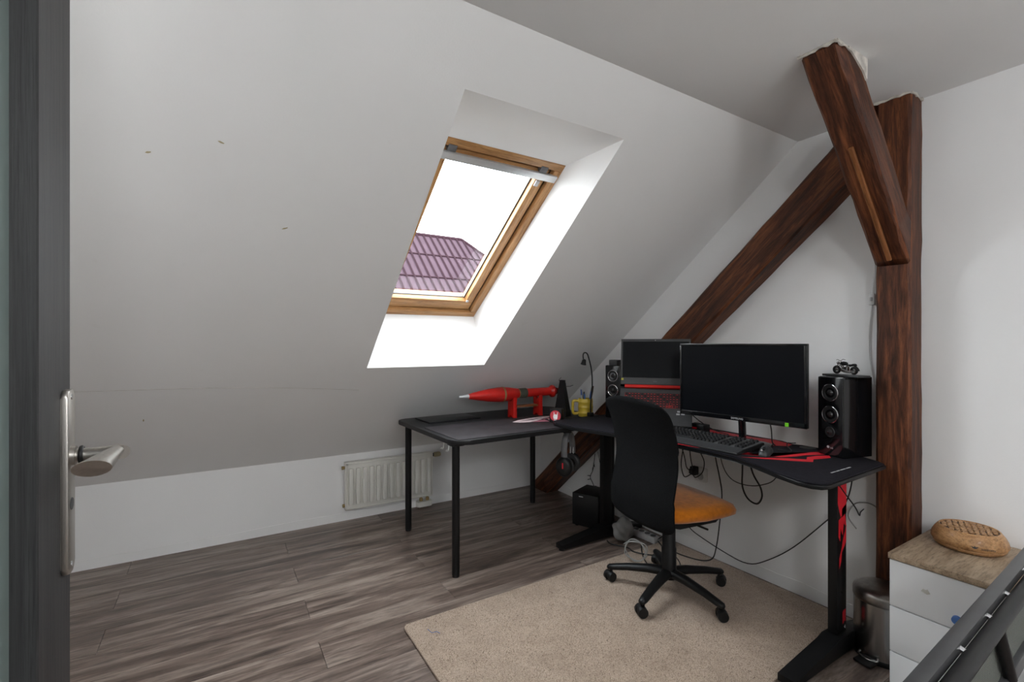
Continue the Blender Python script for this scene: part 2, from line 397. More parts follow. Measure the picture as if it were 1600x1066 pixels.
# skylights
WO = Vector((0, -.705, 1.397)); wv = Vector((0, -.8165, .5773)); ww = Vector((0, .5773, .8165))
FW, FLN = .665, 1.152
def skylight(n, xr, label):
    root = struct(bpy.data.objects.new('window_%d' % n, None), label); COL.objects.link(root)
    root.matrix_world = basis((xr - .033, WO.y, WO.z), (1, 0, 0), wv, ww)      # local: x right, y up the roof, z outward
    inv = root.matrix_world.inverted()
    def L(p): return inv @ Vector(p)
    # reveals from the plaster opening to the frame
    x0, x1 = xr - .728, xr; z0, z1 = KH + .785 * S, KH + 1.99 * S
    o4 = [L((x0, -.785, z0)), L((x1, -.785, z0)), L((x1, -1.99, z1)), L((x0, -1.99, z1))]
    i4 = [Vector((-FW, 0, 0)), Vector((0, 0, 0)), Vector((0, FLN, 0)), Vector((-FW, FLN, 0))]
    for k in range(4):
        j = (k + 1) % 4; cen = sum(i4, Vector()) / 4
        a, b, c, d = o4[k], o4[j], i4[j], i4[k]
        nrm = (b - a).cross(c - a).normalized()
        if nrm.dot(cen - a) > 0: nrm = -nrm
        t = nrm * .02; ex = (c - b) * .0
        B().hexa([a, b, c, d, a + t, b + t, c + t, d + t]).build('reveal', m_reveal, root, 0)
    # fixed frame, each bar its own
    def bar(nm, x0, x1, y0, y1, z0, z1, m=m_pine, horiz=True):
        if horiz: return B().box(x0, x1, y0, y1, z0, z1, .004, 2).build(nm, m, root)
        q = B().box(-(y1 - y0) / 2, (y1 - y0) / 2, -(x1 - x0) / 2, (x1 - x0) / 2, z0, z1, .004, 2).build(nm, m, root)
        q.location = ((x0 + x1) / 2, (y0 + y1) / 2, 0); q.rotation_euler = (0, 0, PI / 2); return q
    f = .040
    bar('frame_bar', -FW - .02, .02, -.02, f, 0, .11); bar('frame_bar', -FW - .02, .02, FLN - f, FLN + .02, 0, .11)
    bar('frame_bar', -FW - .02, -FW + f, f, FLN - f, 0, .11, m_pine, False); bar('frame_bar', -f, .02, f, FLN - f, 0, .11, m_pine, False)
    g = .052; s_ = .062
    B().box(-FW + f - .002, -FW + g + .004, g, FLN - g, .03, .1).box(-g - .004, -f + .002, g, FLN - g, .03, .1).box(-FW + f, -f, f - .002, g + .004, .03, .1).box(-FW + f, -f, FLN - g - .004, FLN - f + .002, .03, .1).build('gasket', m_black, root, 0)
    bar('sash_bar', -FW + g, -g, g, g + s_ + .012, .018, .085); bar('sash_bar', -FW + g, -g, FLN - g - s_ + .01, FLN - g, .018, .085)
    bar('sash_bar', -FW + g, -FW + g + s_ - .014, g + s_, FLN - g - s_, .018, .085, m_pine, False); bar('sash_bar', -g - s_ + .014, -g, g + s_, FLN - g - s_, .018, .085, m_pine, False)
    gl = [-FW + g + s_ - .014, -g - s_ + .014, g + s_ + .012, FLN - g - s_ + .01]
    B().box(gl[0] - .005, gl[1] + .005, gl[2] - .005, gl[3] + .005, .056, .060).build('pane', m_glass, root, 0)
    B().box(gl[1] - .005, gl[1], gl[2], gl[3], .048, .056).box(gl[0], gl[0] + .005, gl[2], gl[3], .048, .056).box(gl[0], gl[1], gl[2], gl[2] + .004, .048, .056).build('glazing_strip', m_dgrey, root, 0)
    B().box(gl[1] - .009, gl[1] - .005, gl[2], gl[3], .050, .056).build('spacer', m_alu, root, 0)
    hb = B().box(-FW + .035, -.012, FLN - .098, FLN - .062, -.012, .006, .004, 2).build('grip_rail', m_alu, root)
    for x in (-.10, -FW + .10):
        B().box(x - .02, x + .02, FLN - .062, FLN - .03, -.004, .02, .003).build('hinge', m_grey, root)
    B().box(gl[1] + .004, gl[1] + .026, gl[3] - .045, gl[3] - .012, .010, .019, .003).build('catch', m_lgrey, root)
    B().box(gl[1] - .002, gl[1] + .014, gl[2] - .004, gl[2] + .012, .010, .019, .003).build('corner_clip', m_lgrey, root)
    # aluminium flashing outside, closing the frame against the roof
    B().box(-FW - .06, -FW - .018, -.06, FLN + .06, .02, .12).box(.018, .06, -.06, FLN + .06, .02, .12).box(-FW - .06, .06, -.06, -.018, .02, .12).box(-FW - .06, .06, FLN + .018, FLN + .06, .02, .12).build('flashing', m_grey, root, 0)
    po = area('sky_portal_%d' % n, (0, 0, 0), (0, 0, 0), FW, FLN, 1, (1, 1, 1), True)
    po.matrix_world = root.matrix_world @ Matrix.Translation((-FW / 2, FLN / 2, .14))
    return root
skylight(1, -.992, 'pine framed skylight set in a deep white reveal')

# neighbouring house seen through the skylight
hs = thing('neighbour_house', 'purple metal hipped roof of the house outside the skylight', 'house', (4.8, 11.5, 0))
RX = Vector((1, -.06, 0)).normalized()
def rp(u, v, t): return (u * RX.x + v * RX.y * -1 * 0 + v * .06, u * RX.y + v, t)
R0, R1 = (-9, 0, 4.8), (0, 0, 4.8)
E1 = (2.97, -3.6, 1.5); E0 = (-12, -3.6, 1.5); E2 = (2.97, 3.6, 1.5); E3 = (-12, 3.6, 1.5)
rb = B(); vv = {k: rb.bm.verts.new(p) for k, p in dict(R0=R0, R1=R1, E0=E0, E1=E1, E2=E2, E3=E3).items()}
for f in (('R0', 'R1', 'E1', 'E0'), ('R1', 'R0', 'E3', 'E2'), ('R1', 'E2', 'E1'), ('R0', 'E0', 'E3'), ('E0', 'E1', 'E2', 'E3')): rb.bm.faces.new([vv[k] for k in f])
rb.build('roof', m_roof, hs, 0)
ns = Vector((0, -3.3, 3.6)).normalized() * .03
sm_ = B()
for i in range(60):
    x = 2.9 - i * .24
    t = min(1, max(0, (x) / 2.97)) if x > 0 else 0
    a = Vector((x, -3.6 * t, 4.8 - 3.3 * t)); b = Vector((x, -3.6, 1.5)); sm_.cyl(a + ns, b + ns, .03, .03, 4)
o = sm_.build('seams', m_roofs, hs, 0); o['kind'] = 'stuff'
sm_ = B()
for k in (1, 2, 3):
    t = k / 4; sm_.cyl((-11, -3.6 * t, 4.8 - 3.3 * t + .02), (2.97 * t, -3.6 * t, 4.8 - 3.3 * t + .02), .028, .028, 4)
sm_.build('sheet_joint', m_roofs, hs, 0)
B().cyl(R0, R1, .07, .07, 8).cyl(R1, E1, .06, .06, 8).cyl(R1, E2, .06, .06, 8).build('ridge_cap', m_roofs, hs)
B().box(-11.6, 2.6, -3.2, 3.2, -6, 1.5).build('house_wall', M('render_wall', (.5, .47, .42), .8), hs, 0)
pw = B().tube([(-6, 7.5, 4.9), (2, 8.2, 4.55), (10, 9, 4.75)], .012, 5, 6).build('overhead_wire', m_rubber)
tag(pw, 'thin overhead wire crossing the sky outside the skylight', 'wire')

# ================================================================== TIMBER
def timber(name, label, p0, p1, w, h, roll_ref, m=m_oldwood, jitter=.003, ext=()):
    """beam along local X from p0 to p1; w along roll_ref-ish axis (local Y), h local Z"""
    p0 = Vector(p0); p1 = Vector(p1); X_ = (p1 - p0).normalized(); Y_ = Vector(roll_ref); Y_ = (Y_ - X_ * Y_.dot(X_)).normalized(); Z_ = X_.cross(Y_)
    L = (p1 - p0).length; n = max(8, int(L / .07)); bm = B(); rnd = random.Random(name); rings = []
    for i in range(n + 1):
        u = L * i / n; r = []
        for (sy, sz) in ((-1, -1), (1, -1), (1, 1), (-1, 1)):
            c = .009 + rnd.uniform(-.002, .005)
            a = (sy * w / 2, sz * h / 2)
            j = lambda: rnd.uniform(-jitter, jitter) * .5
            if sy * sz > 0: r += [(a[0], a[1] - sz * c), (a[0] - sy * c, a[1])]
            else: r += [(a[0] - sy * c, a[1]), (a[0], a[1] - sz * c)]
            r[-1] = (r[-1][0] + j(), r[-1][1] + j()); r[-2] = (r[-2][0] + j(), r[-2][1] + j())
        rings.append([bm.bm.verts.new((u, q[0], q[1])) for q in r])
    for i in range(n):
        for k in range(8): bm.bm.faces.new((rings[i][k], rings[i][(k + 1) % 8], rings[i + 1][(k + 1) % 8], rings[i + 1][k]))
    bm.bm.faces.new(rings[0][::-1]); bm.bm.faces.new(rings[-1])
    o = bm.build(name, m, None, 25); o.matrix_world = basis(p0, X_, Y_, Z_)
    return tag(o, label, 'beam')
post = timber('timber_post', 'upright dark brown timber post against the gable wall', (-.057, -2.594, 0), (-.057, -2.594, CEIL - .004), .118, .118, (0, 1, 0))
diag = timber('diagonal_timber', 'long dark timber running diagonally up the gable wall behind the monitor', (-.061, -.02 - .105, -.0), (-.061, -2.53, 2.117), .125, .165, (1, 0, 0))
# trim the foot of the diagonal so that it stands flat on the floor
def cut(o, co, no):
    bm = bmesh.new(); bm.from_mesh(o.data); mi = o.matrix_world.inverted()
    r = bmesh.ops.bisect_plane(bm, geom=bm.verts[:] + bm.edges[:] + bm.faces[:], plane_co=mi @ Vector(co), plane_no=(mi.to_3x3() @ Vector(no)), clear_outer=True)
    bmesh.ops.holes_fill(bm, edges=[e for e in bm.edges if e.is_boundary], sides=0); bm.to_mesh(o.data); bm.free()
dd = Vector((0, -2.53 + .125, 2.117)).normalized()
diag.data.transform(Matrix.Translation((-.25, 0, 0)) @ Matrix.Diagonal((1.1, 1, 1, 1)))
bpy.context.view_layer.update()
cut(diag, (0, 0, .001), (0, 0, -1)); cut(diag, (0, -.004, 0), (0, 1, 0)); cut(diag, (0, -2.531, 0), (0, -1, 0))
lo0 = Vector((-.12, -2.594, 1.54)); dirb = Vector((-.599, 0, .687)).normalized(); nb = Vector((.687, 0, .599)).normalized()
pb = lo0 + nb * .060; brace = timber('timber_brace', 'short brown timber brace leaning from the post up to the ceiling', pb - dirb * .25, pb + dirb * 1.3, .118, .118, (0, 1, 0))
bpy.context.view_layer.update()
cut(brace, (0, 0, CEIL - .003), (0, 0, 1)); cut(brace, (-.1185, 0, 0), (1, 0, 0))
bt = B().box(0, .50, -.008, .008, -.006, .006, .002, 1).build('batten', m_batten, brace); bt['label'] = 'light thin batten nailed to the brace'
bt.matrix_parent_inverse = brace.matrix_world.inverted()
bp = lo0 - nb * .006 + dirb * .03 + Vector((0, .0, 0)); bt.matrix_world = basis(bp, dirb, (0, 1, 0), dirb.cross(Vector((0, 1, 0))))
# loose filler around the tops of the beams
def filler(parent, pts, name='filler'):
    q = B()
    rnd = random.Random(len(pts))
    for a, b in zip(pts[:-1], pts[1:]):
        a = Vector(a); b = Vector(b); k = max(2, int((b - a).length / .012))
        q.tube([a.lerp(b, t / k) + Vector((0, 0, -rnd.uniform(0, .006))) for t in range(k + 1)], [rnd.uniform(.002, .007) for _ in range(k + 1)], 6)
    o = q.build(name, m_filler, parent); o.matrix_parent_inverse = parent.matrix_world.inverted(); o['label'] = 'crumbly pale filler at the ceiling'
bpy.context.view_layer.update()
filler(post, [(-.118, -2.53, CEIL - .002), (-.118, -2.655, CEIL - .002), (-.002, -2.655, CEIL - .002)])
filler(brace, [(-.715, -2.535, CEIL - .002), (-.715, -2.655, CEIL - .002), (-.56, -2.655, CEIL - .002)])
pf = B().prism([(-.64, CEIL), (-.50, CEIL), (-.505, CEIL - .075), (-.535, CEIL - .05)], -.004, .004, .001, basis((0, -2.655, 0), (1, 0, 0), (0, 0, 1), (0, -1, 0))).build('filler', m_filler, brace, 0); pf.matrix_parent_inverse = brace.matrix_world.inverted()

# ================================================================== FILL GLOBES (added to brighten the room, behind the camera and beyond the door)
for k, (x, y, z, e) in enumerate(FILL_GLOBES):
    lm = thing('fill_globe', ['added fill light globe hanging behind the camera', 'added fill light globe hanging beyond the open door', 'added fill light globe straight behind the camera'][k], 'lamp', (x, y, z))
    gm = bpy.data.materials.new('fill_glow_%d' % k); gm.use_nodes = True; gp = gm.node_tree.nodes['Principled BSDF']
    gp.inputs['Base Color'].default_value = (.8, .8, .8, 1); gp.inputs['Emission Color'].default_value = (.97, .99, 1, 1); gp.inputs['Emission Strength'].default_value = e
    B().sphere((0, 0, 0), .14, 3).build('globe', gm, lm, 60)
    B().cyl((0, 0, .13), (0, 0, .17), .03, .02, 16).build('globe_cap', m_chrome, lm); B().cyl((0, 0, .17), (0, 0, CEIL - z - .02), .003, None, 8).build('cord', m_rubber, lm)
    B().cyl((0, 0, CEIL - z - .025), (0, 0, CEIL - z - .001), .05, .05, 20).build('ceiling_rose', m_whitep, lm)

# ================================================================== DOOR
dr = struct(thing('door_1', 'open dark wood door with a glass pane at the left edge', 'door', (-2.613, -2.399, 0)))
del dr['category']
DT = .04; DH = 1.98; ST = .158; DWD = .86
def dbox(nm, x0, x1, y0, y1, z0, z1, m, vert=True):
    L = (z1 - z0) if vert else (y1 - y0)
    if vert:
        q = B().box(-L / 2, L / 2, y0 - (y0 + y1) / 2, y1 - (y0 + y1) / 2, x0 - (x0 + x1) / 2, x1 - (x0 + x1) / 2, .002, 1).build(nm, m, dr)
        q.matrix_local = basis(((x0 + x1) / 2, (y0 + y1) / 2, (z0 + z1) / 2), (0, 0, 1), (0, 1, 0), (-1, 0, 0))
    else:
        q = B().box(-L / 2, L / 2, x0 - (x0 + x1) / 2, x1 - (x0 + x1) / 2, z0 - (z0 + z1) / 2, z1 - (z0 + z1) / 2, .002, 1).build(nm, m, dr)
        q.matrix_local = basis(((x0 + x1) / 2, (y0 + y1) / 2, (z0 + z1) / 2), (0, 1, 0), (-1, 0, 0), (0, 0, 1))
    return q
dbox('stile', -DT, 0, -ST, 0, .012, DH, m_doorw); dbox('stile', -DT, 0, -DWD, -DWD + ST, .012, DH, m_doorw)
dbox('rail', -DT, 0, -DWD + ST, -ST, .012, .24, m_doorw, False); dbox('rail', -DT, 0, -DWD + ST, -ST, DH - .14, DH, m_doorw, False)
B().box(-.034, -.027, -DWD + ST - .008, -ST + .008, .23, DH - .13).build('pane', m_doorglass, dr, 0)
# long nickel plate and lever
hp = B().prism(rounded(-.021, .021, -.139, .139, .012), 0, .0085, .0025, basis((0, -.035, 1.020), (0, 1, 0), (0, 0, 1), (1, 0, 0))).build('handle_plate', m_metal, dr)
for zz in (1.148, .893): B().cyl((.0085, -.035, zz), (.0095, -.035, zz), .0045, .004, 12).build('screw', m_chrome, hp)
B().cyl((.0080, -.035, .985), (.0095, -.035, .985), .0095, .009, 18).build('keyhole', m_dgrey, hp)
lv = B(); lv.tube([(.008, -.035, 1.058), (.058, -.035, 1.059), (.066, -.038, 1.059), (.070, -.046, 1.058)], [.010, .0095, .0105, .011], 14)
ring = []
def lever_grip():
    q = B(); rings = []
    for t in range(9):
        u = t / 8; cy = -.030 - .122 * u; cz = 1.060 - .004 * u + .002; cxx = .064 - .012 * u
        a = .010 + .013 * u; b_ = .009 + .0135 * u
        rings.append([q.bm.verts.new((cxx + a * .85 * math.cos(k * 2 * PI / 20), cy - (.030 * math.sin(k * 2 * PI / 20) - .010 * math.cos(k * 2 * PI / 20)) * u, cz + b_ * math.sin(k * 2 * PI / 20) * .75)) for k in range(20)])
    for i in range(8):
        for k in range(20): q.bm.faces.new((rings[i][k], rings[i][(k + 1) % 20], rings[i + 1][(k + 1) % 20], rings[i + 1][k]))
    q.bm.faces.new(rings[0][::-1]); q.bm.faces.new(rings[-1]); return q
lo_ = lv.build('lever', m_metal, dr); lever_grip().build('lever_grip', m_metal, lo_, 40)
B().cyl((.0085, -.035, 1.058), (.014, -.035, 1.058), .0150, .0150, 20).build('rosette', m_metal, lo_)
B().torus((.020, -.035, 1.058), .0115, .0030, Matrix.Rotation(PI / 2, 4, 'Y'), 24, 8).build('rubber_ring', m_black, lo_)

# ================================================================== RUG
rg = B(); rp_ = rounded(-1.735, -.035, -2.450, -1.415, .025, 4)
rg.prism(rp_, .0004, .013, .005); ro = rg.build('rug', m_rug); tag(ro, 'beige short pile rug under the office chair', 'rug')
pl_ = B(); rnd = random.Random(5)
for i in range(26000):
    x = rnd.uniform(-1.73, -.04); y = rnd.uniform(-2.446, -1.42); h = rnd.uniform(.003, .008); a = rnd.uniform(0, 2 * PI); w = .0013
    dx, dy = math.cos(a) * w, math.sin(a) * w; lx, ly = rnd.uniform(-.003, .003), rnd.uniform(-.003, .003)
    v = [pl_.bm.verts.new(p) for p in ((x - dx, y - dy, .012), (x + dx, y + dy, .012), (x + lx, y + ly, .012 + h))]; pl_.bm.faces.new(v)
po_ = pl_.build('pile', m_rug, ro, 0); po_['kind'] = 'stuff'
bt_ = B().tube([(-1.655, -1.503, .0135), (-1.650, -1.535, .0135), (-1.628, -1.538, .0135), (-1.622, -1.557, .0135)], .0012, 5).build('blue_thread', m_blue); tag(bt_, 'blue thread lying on the corner of the rug', 'thread')

# ================================================================== RADIATOR
ra = thing('radiator', 'white panel radiator low on the knee wall', 'radiator', (-1.355, -.035, 0))
B().box(-.315, .315, -.028, -.018, .085, .41, .003).box(-.315, .315, .010, .018, .085, .41, .003).build('panel', m_rad, ra)
B().box(-.315, .315, -.030, .018, .40, .412, .002).box(-.317, -.313, -.028, .018, .088, .41).box(.313, .317, -.028, .018, .088, .41).build('casing', m_rad, ra)
for i in range(13):
    x = -.282 + i * .0470
    B().prism(rounded(-.0145, .0145, .122, .372, .010, 4), 0, .020, .0035, basis((x, -.0275, 0), (1, 0, 0), (0, 0, 1), (0, -1, 0)), 3).build('flute', m_rad, ra)
B().box(-.311, -.302, -.036, -.027, .09, .405).box(.302, .311, -.036, -.027, .09, .405).box(-.311, .311, -.036, -.027, .396, .405).box(-.311, .311, -.036, -.027, .09, .097).build('rim', m_rad, ra)
B().cyl((-.335, -.005, .375), (-.315, -.005, .375), .013, .010, 12).build('air_vent', m_brass, ra)
B().cyl((-.33, -.005, .115), (-.315, -.005, .115), .012, .012, 12).build('plug', m_brass, ra)
th = B().cyl((.317, -.005, .385), (.335, -.005, .385), .012, .014, 14).build('valve_collar', m_dgrey, ra)
B().lathe([(.014, 0), (.018, .008), (.0185, .045), (.014, .055)], 18, Matrix.Translation((.332, -.005, .385)) @ Matrix.Rotation(PI / 2, 4, 'Y')).build('thermostat_knob', M('aged_cream', (.40, .34, .20), .5), ra)
for x in (.235, .285): B().cyl((x, 0, .03), (x, 0, .09), .008, .008, 10).cyl((x, 0, .05), (x, 0, .072), .013, .013, 6).build('pipe_nut', m_brass, ra)
B().prism(rounded(.20, .315, -.03, .03, .015), .012, .05, .004).build('pipe_cover', m_rad, ra)

# ================================================================== SMALL TABLE
RT = math.radians(1.8)
tb = thing('work_table', 'black small table with four round legs under the skylight', 'table', (-.78, -.77, 0), RT)
def to_loc(root, p): return (root.matrix_world.inverted() @ Vector((*p, 0) if len(p) == 2 else p))
bpy.context.view_layer.update()
B().prism(rounded(-.625, .625, -.425, .440, [.11, .07, .10, .07], 8), .703, .727, .003).build('tabletop', m_tabletop, tb)
for (x, y) in ((-1.347, -1.125), (-1.348, -.401), (-.346, -.378), (-.215, -1.10)):
    q = to_loc(tb, (x, y)); l = B().cyl((q.x, q.y, .012), (q.x, q.y, .69), .0205, .0205, 24).build('leg', m_blackm, tb)
    B().cyl((q.x, q.y, 0), (q.x, q.y, .016), .019, .019, 18).build('foot_cap', m_black, l)
    B().box(q.x - .035, q.x + .035, q.y - .035, q.y + .035, .690, .703, .004).build('mounting_plate', m_blackm, l)
def tw(x, y, z=0): q = to_loc(tb, (x, y)); return (q.x, q.y, z)
mt_ = thing('desk_mat', 'dark leather look mat with a pale printed figure on the small table', 'mat', (-.98, -.93, .7275), RT)
B().prism(rounded(-.39, .53, -.245, .20, .012), 0, .0025, .0008).build('pad', m_mat, mt_)
def flat(name, poly, z, m, parent, t=.0006): return B().prism(poly, z, z + t).build(name, m, parent, 0)
# pale figure printed on the mat
P = lambda x, y: (x + .98, y + .93)
flat('print', [P(-.83, -.868), P(-.76, -.825), P(-.66, -.80), P(-.55, -.785), P(-.47, -.80), P(-.50, -.83), P(-.58, -.86), P(-.66, -.905), P(-.74, -.93), P(-.80, -.905)], .0025, m_print, mt_)
flat('print', [P(-.60, -.88), P(-.50, -.845), P(-.465, -.875), P(-.50, -.93), P(-.52, -1.0), P(-.60, -1.03), P(-.62, -.96)], .0025, m_pink, mt_)
flat('print', [P(-.72, -.93), P(-.63, -.90), P(-.58, -.95), P(-.62, -.975), P(-.68, -.95)], .0028, m_pink, mt_)
for k in range(6):
    x = -.60 + .018 * k; flat('print', [P(x, -.90 - .012 * k), P(x + .03, -.885), P(x - .01, -1.0), P(x - .03, -1.02)], .0031, m_print if k % 2 else m_mat, mt_)
flat('print', [P(-.78, -.868), P(-.66, -.845), P(-.57, -.838), P(-.66, -.862)], .0031, m_mat, mt_)
fo = B().prism(rounded(-.185, .185, -.12, .11, .006), 0, .009, .002).build('black_folder', m_gloss); fo.location = (-1.115, -.505, .7275); fo.rotation_euler = (0, 0, .04)
tag(fo, 'thin flat black folder at the back of the small table', 'folder')
fo.data.materials[0] = m_dgrey if False else M('folder_black', (.010, .010, .011), .35)
# white clips under the table edge
for i, (x, y) in enumerate(((-1.345, -.90), (-1.345, -.975), (-1.345, -1.045))):
    c = thing('cable_clip', ['white plastic hook clipped under the left end of the small table', 'white hook under the small table, middle one of three', 'white hook under the small table, nearest its front leg'][i], 'hook', (x, y, .703), RT, 'white hooks under the table')
    B().box(-.012, .012, -.009, .009, -.005, 0, .001).build('base', m_whitep, c)
    if i: B().tube([(-.004, 0, -.004), (-.004, 0, -.045), (-.012, 0, -.056), (-.020, 0, -.052)], .005, 8, 3).build('hook', m_whitep, c)
    else: B().box(-.02, .0, -.02, .02, -.012, -.004, .002).build('hook', m_whitep, c)

# ---- red replica shell on its stand
rk_s = thing('display_stand', 'small red two legged display stand with a wooden slat', 'stand', (-.62, -.69, .7275))
for i, x in enumerate((-.105, .105)):
    poly_ = [(-.040, 0), (-.022, 0), (-.018, .012), (-.006, .018), (.006, .018), (.018, .012), (.022, 0), (.040, 0), (.036, .095), (.040, .135), (.030, .142), (.022, .118), (0, .108), (-.022, .118), (-.030, .142), (-.040, .135), (-.036, .095)]
    B().prism(poly_, x - .013, x + .013, .002, basis((0, 0, 0), (0, 1, 0), (0, 0, 1), (1, 0, 0))).build('support', m_red, rk_s)
B().box(-.085, .085, -.030, .030, .068, .080, .002).build('slat', m_batten, rk_s)
rk = thing('replica_rocket', 'red pointed rocket replica lying on the display stand', 'rocket model', (-.62, -.69, .888))
mr = Matrix.Rotation(PI / 2, 4, 'Y')
B().lathe([(.016, -.435), (.030, -.36), (.042, -.29), (.0485, -.22), (.049, -.19)], 32, mr).build('warhead', m_red, rk, 50)
B().lathe([(.0075, -.500), (.0085, -.495), (.0155, -.437), (.0160, -.432)], 24, mr).build('nose_tip', m_alu, rk)
B().lathe([(.0495, -.190), (.0500, -.188), (.0500, -.178), (.0485, -.176)], 32, mr).build('ring', m_brass, rk)
B().lathe([(.0485, -.176), (.045, -.14), (.038, -.10), (.032, -.06), (.0295, -.03), (.029, 0), (.029, .20), (.030, .205)], 32, mr).build('body_tube', m_red, rk, 50)
B().lathe([(.0325, -.055), (.0335, -.05), (.0335, .0), (.0315, .004)], 32, mr).build('band', m_olive, rk)
B().lathe([(.031, -.064), (.0325, -.062), (.0325, -.056), (.031, -.054)], 32, mr).build('ring', m_brass, rk)
B().lathe([(.029, .20), (.034, .212), (.043, .222), (.044, .232), (.036, .240), (.018, .244), (.015, .262), (.020, .268), (.020, .288), (.012, .294)], 32, mr).build('tail_nozzle', m_red, rk)
B().torus((.262, 0, 0), .022, .0025, mr, 24, 6).build('wire_ring', m_black, rk)
# ---- black tapered holder
tw_ = thing('tapered_holder', 'black tapered upright holder behind the red horn sign box', 'holder', (-.385, -.80, .7275), math.radians(20))
B().hexa([(-.035, -.05, .0), (.035, -.05, 0), (.035, .05, 0), (-.035, .05, 0), (-.012, -.016, .238), (.012, -.016, .238), (.012, .016, .238), (-.012, .016, .238)]).build('upright', m_blackm, tw_)
B().box(-.014, .014, -.018, .018, .234, .246, .004).build('cap', m_black, tw_)
B().tube([(0, .01, .20), (.0, -.06, .205), (0, -.085, .215)], .002, 5).tube([(0, .01, .232), (0, .03, .243), (.0, .012, .262)], .002, 5).build('wire_hook', m_dgrey, tw_)
# ---- box with horn sign sticker
hb = thing('sticker_box', 'small black box with a round red horn sign sticker', 'box', (-.592, -1.005, .7312), math.radians(-52))
B().prism(rounded(-.040, .040, -.028, .028, .006), 0, .085, .004).build('case', m_black, hb)
st = B().cyl((0, -.0283, .042), (0, -.0292, .042), .034, .034, 36).build('sticker', m_red2, hb)
hand = [(-.011, .022), (.011, .022), (.014, .034), (.0145, .045), (.0165, .066), (.0135, .067), (.0105, .050), (.008, .0505), (.0065, .0475), (.005, .052), (.002, .0525), (.0005, .0495), (-.001, .052), (-.004, .0515), (-.005, .049), (-.0075, .0655), (-.0105, .065), (-.0115, .046), (-.0145, .040), (-.013, .030)]
B().prism(hand, 0, .0006, 0, basis((0, -.0292, 0), (1, 0, 0), (0, 0, 1), (0, -1, 0))).build('hand_emblem', m_stickw, st, 0)
B().box(-.010, .010, -.0298, -.0292, .0145, .0185).build('caption_mark', m_stickw, st, 0)
# ---- mug with pens
mg_ = thing('yellow_mug', 'yellow barrel shaped mug on the small table', 'mug', (-.268, -.905, .7275), math.radians(150))
B().lathe([(.0, .0), (.046, .0), (.049, .004), (.0495, .02), (.051, .022), (.051, .028), (.0495, .030), (.0505, .058), (.052, .060), (.052, .066), (.0505, .068), (.0495, .095), (.051, .097), (.051, .103), (.0495, .105), (.049, .122), (.0465, .122), (.0455, .03), (.0, .012)], 36, None, 1, 1, False).build('cup', m_yellow, mg_, 40)
B().tube([(.049, 0, .105), (.075, 0, .108), (.086, 0, .098), (.088, 0, .062), (.086, 0, .030), (.075, 0, .018), (.049, 0, .022)], .0095, 10, 4).build('handle', m_yellow, mg_)
pens = [((-.01, .01), (-.035, .02), .175, m_pen, 'blue pen leaning in the yellow mug', 'pen'), ((.01, -.02), (.004, -.03), .165, m_black, 'black pen standing in the yellow mug', 'pen'), ((.02, .01), (.034, .02), .185, m_lgrey, 'pale blue pen with grey cap in the yellow mug', 'pen'),
        ((.0, .02), (.012, .026), .155, m_blue, 'short bright blue marker in the yellow mug', 'marker'), ((-.02, -.01), (-.055, -.022), .205, m_bladew, 'brown wooden handled tool leaning in the yellow mug', 'tool')]
for (a, b, h, m, lab, cat) in pens:
    wt = Matrix.Translation(mg_.location) @ Matrix.Rotation(math.radians(150), 4, 'Z')
    p0 = wt @ Vector((*a, .016)); p1 = wt @ Vector((*b, h)); p1 = p0 + (p1 - p0)
    r = .0085 if cat == 'tool' else .0045
    root = thing('tool' if cat == 'tool' else cat, lab, cat, p0)
    dv = p1 - p0; B().cyl((0, 0, 0), dv * .78, r * .9, r, 12).build('barrel', m, root)
    B().cyl(dv * .78, dv, r * 1.12, r * .9, 12).build('cap', m if cat == 'tool' else (m_pen if m is m_lgrey else m), root)
# ---- gooseneck clip lamp
ln = thing('clip_lamp', 'thin black gooseneck lamp clipped to the left end of the desk', 'lamp', (-.345, -1.045, .7505))
B().box(-.018, .018, -.014, .016, .0, .026, .004).build('clip', m_black, ln)
B().tube([(0, 0, .02), (.002, .0, .10), (.012, -.002, .20), (.008, .0, .30), (-.012, .006, .385), (-.024, .010, .412), (-.040, .016, .415), (-.048, .018, .40), (-.046, .018, .375)], .0042, 8, 5).build('gooseneck', m_black, ln)
B().lathe([(.006, .035), (.012, .030), (.015, .010), (.019, .0), (.014, .003)], 20, Matrix.Translation((-.046, .018, .340)) @ Matrix.Rotation(.3, 4, 'X')).build('lamp_head', m_black, ln)
B().cyl((-.046, .018, .343), (-.046, .018, .3415), .013, .013, 18).build('lens', m_chrome, ln)

# ================================================================== GAMING DESK
dk = thing('gaming_desk', 'long black gaming desk with red stripes and T shaped legs', 'desk', (0, 0, 0))
fr_ = [(-.600, -1.022), (-.650, -1.045), (-.690, -1.110), (-.690, -1.19), (-.682, -1.30), (-.640, -1.47), (-.590, -1.66), (-.562, -1.78), (-.556, -1.90), (-.556, -2.05), (-.562, -2.20), (-.600, -2.31), (-.660, -2.44), (-.690, -2.52), (-.690, -2.565), (-.672, -2.592), (-.640, -2.603)]
bk_ = [(-.165, -2.590), (-.135, -2.560), (-.090, -2.470), (-.075, -2.42), (-.075, -2.235), (-.095, -2.200), (-.055, -2.13), (-.055, -1.45), (-.135, -1.41), (-.135, -1.052), (-.165, -1.022)]
outl = fr_ + bk_
B().prism(outl, .729, .7445, .003).build('desktop', m_blackm, dk)
cxm = sum(p[0] for p in outl) / len(outl); cym = sum(p[1] for p in outl) / len(outl)
top = B().prism([(p[0] + (.004 if p[0] < -.4 else -.004), p[1] + (.004 if p[1] < -1.8 else -.004)) for p in outl], .7445, .750, .002).build('mat_cover', m_deskmat, dk)
def dpoly(pts, m=m_redprint): return B().prism(pts, .7499, .7504).build('red_stripe', m, top, 0)
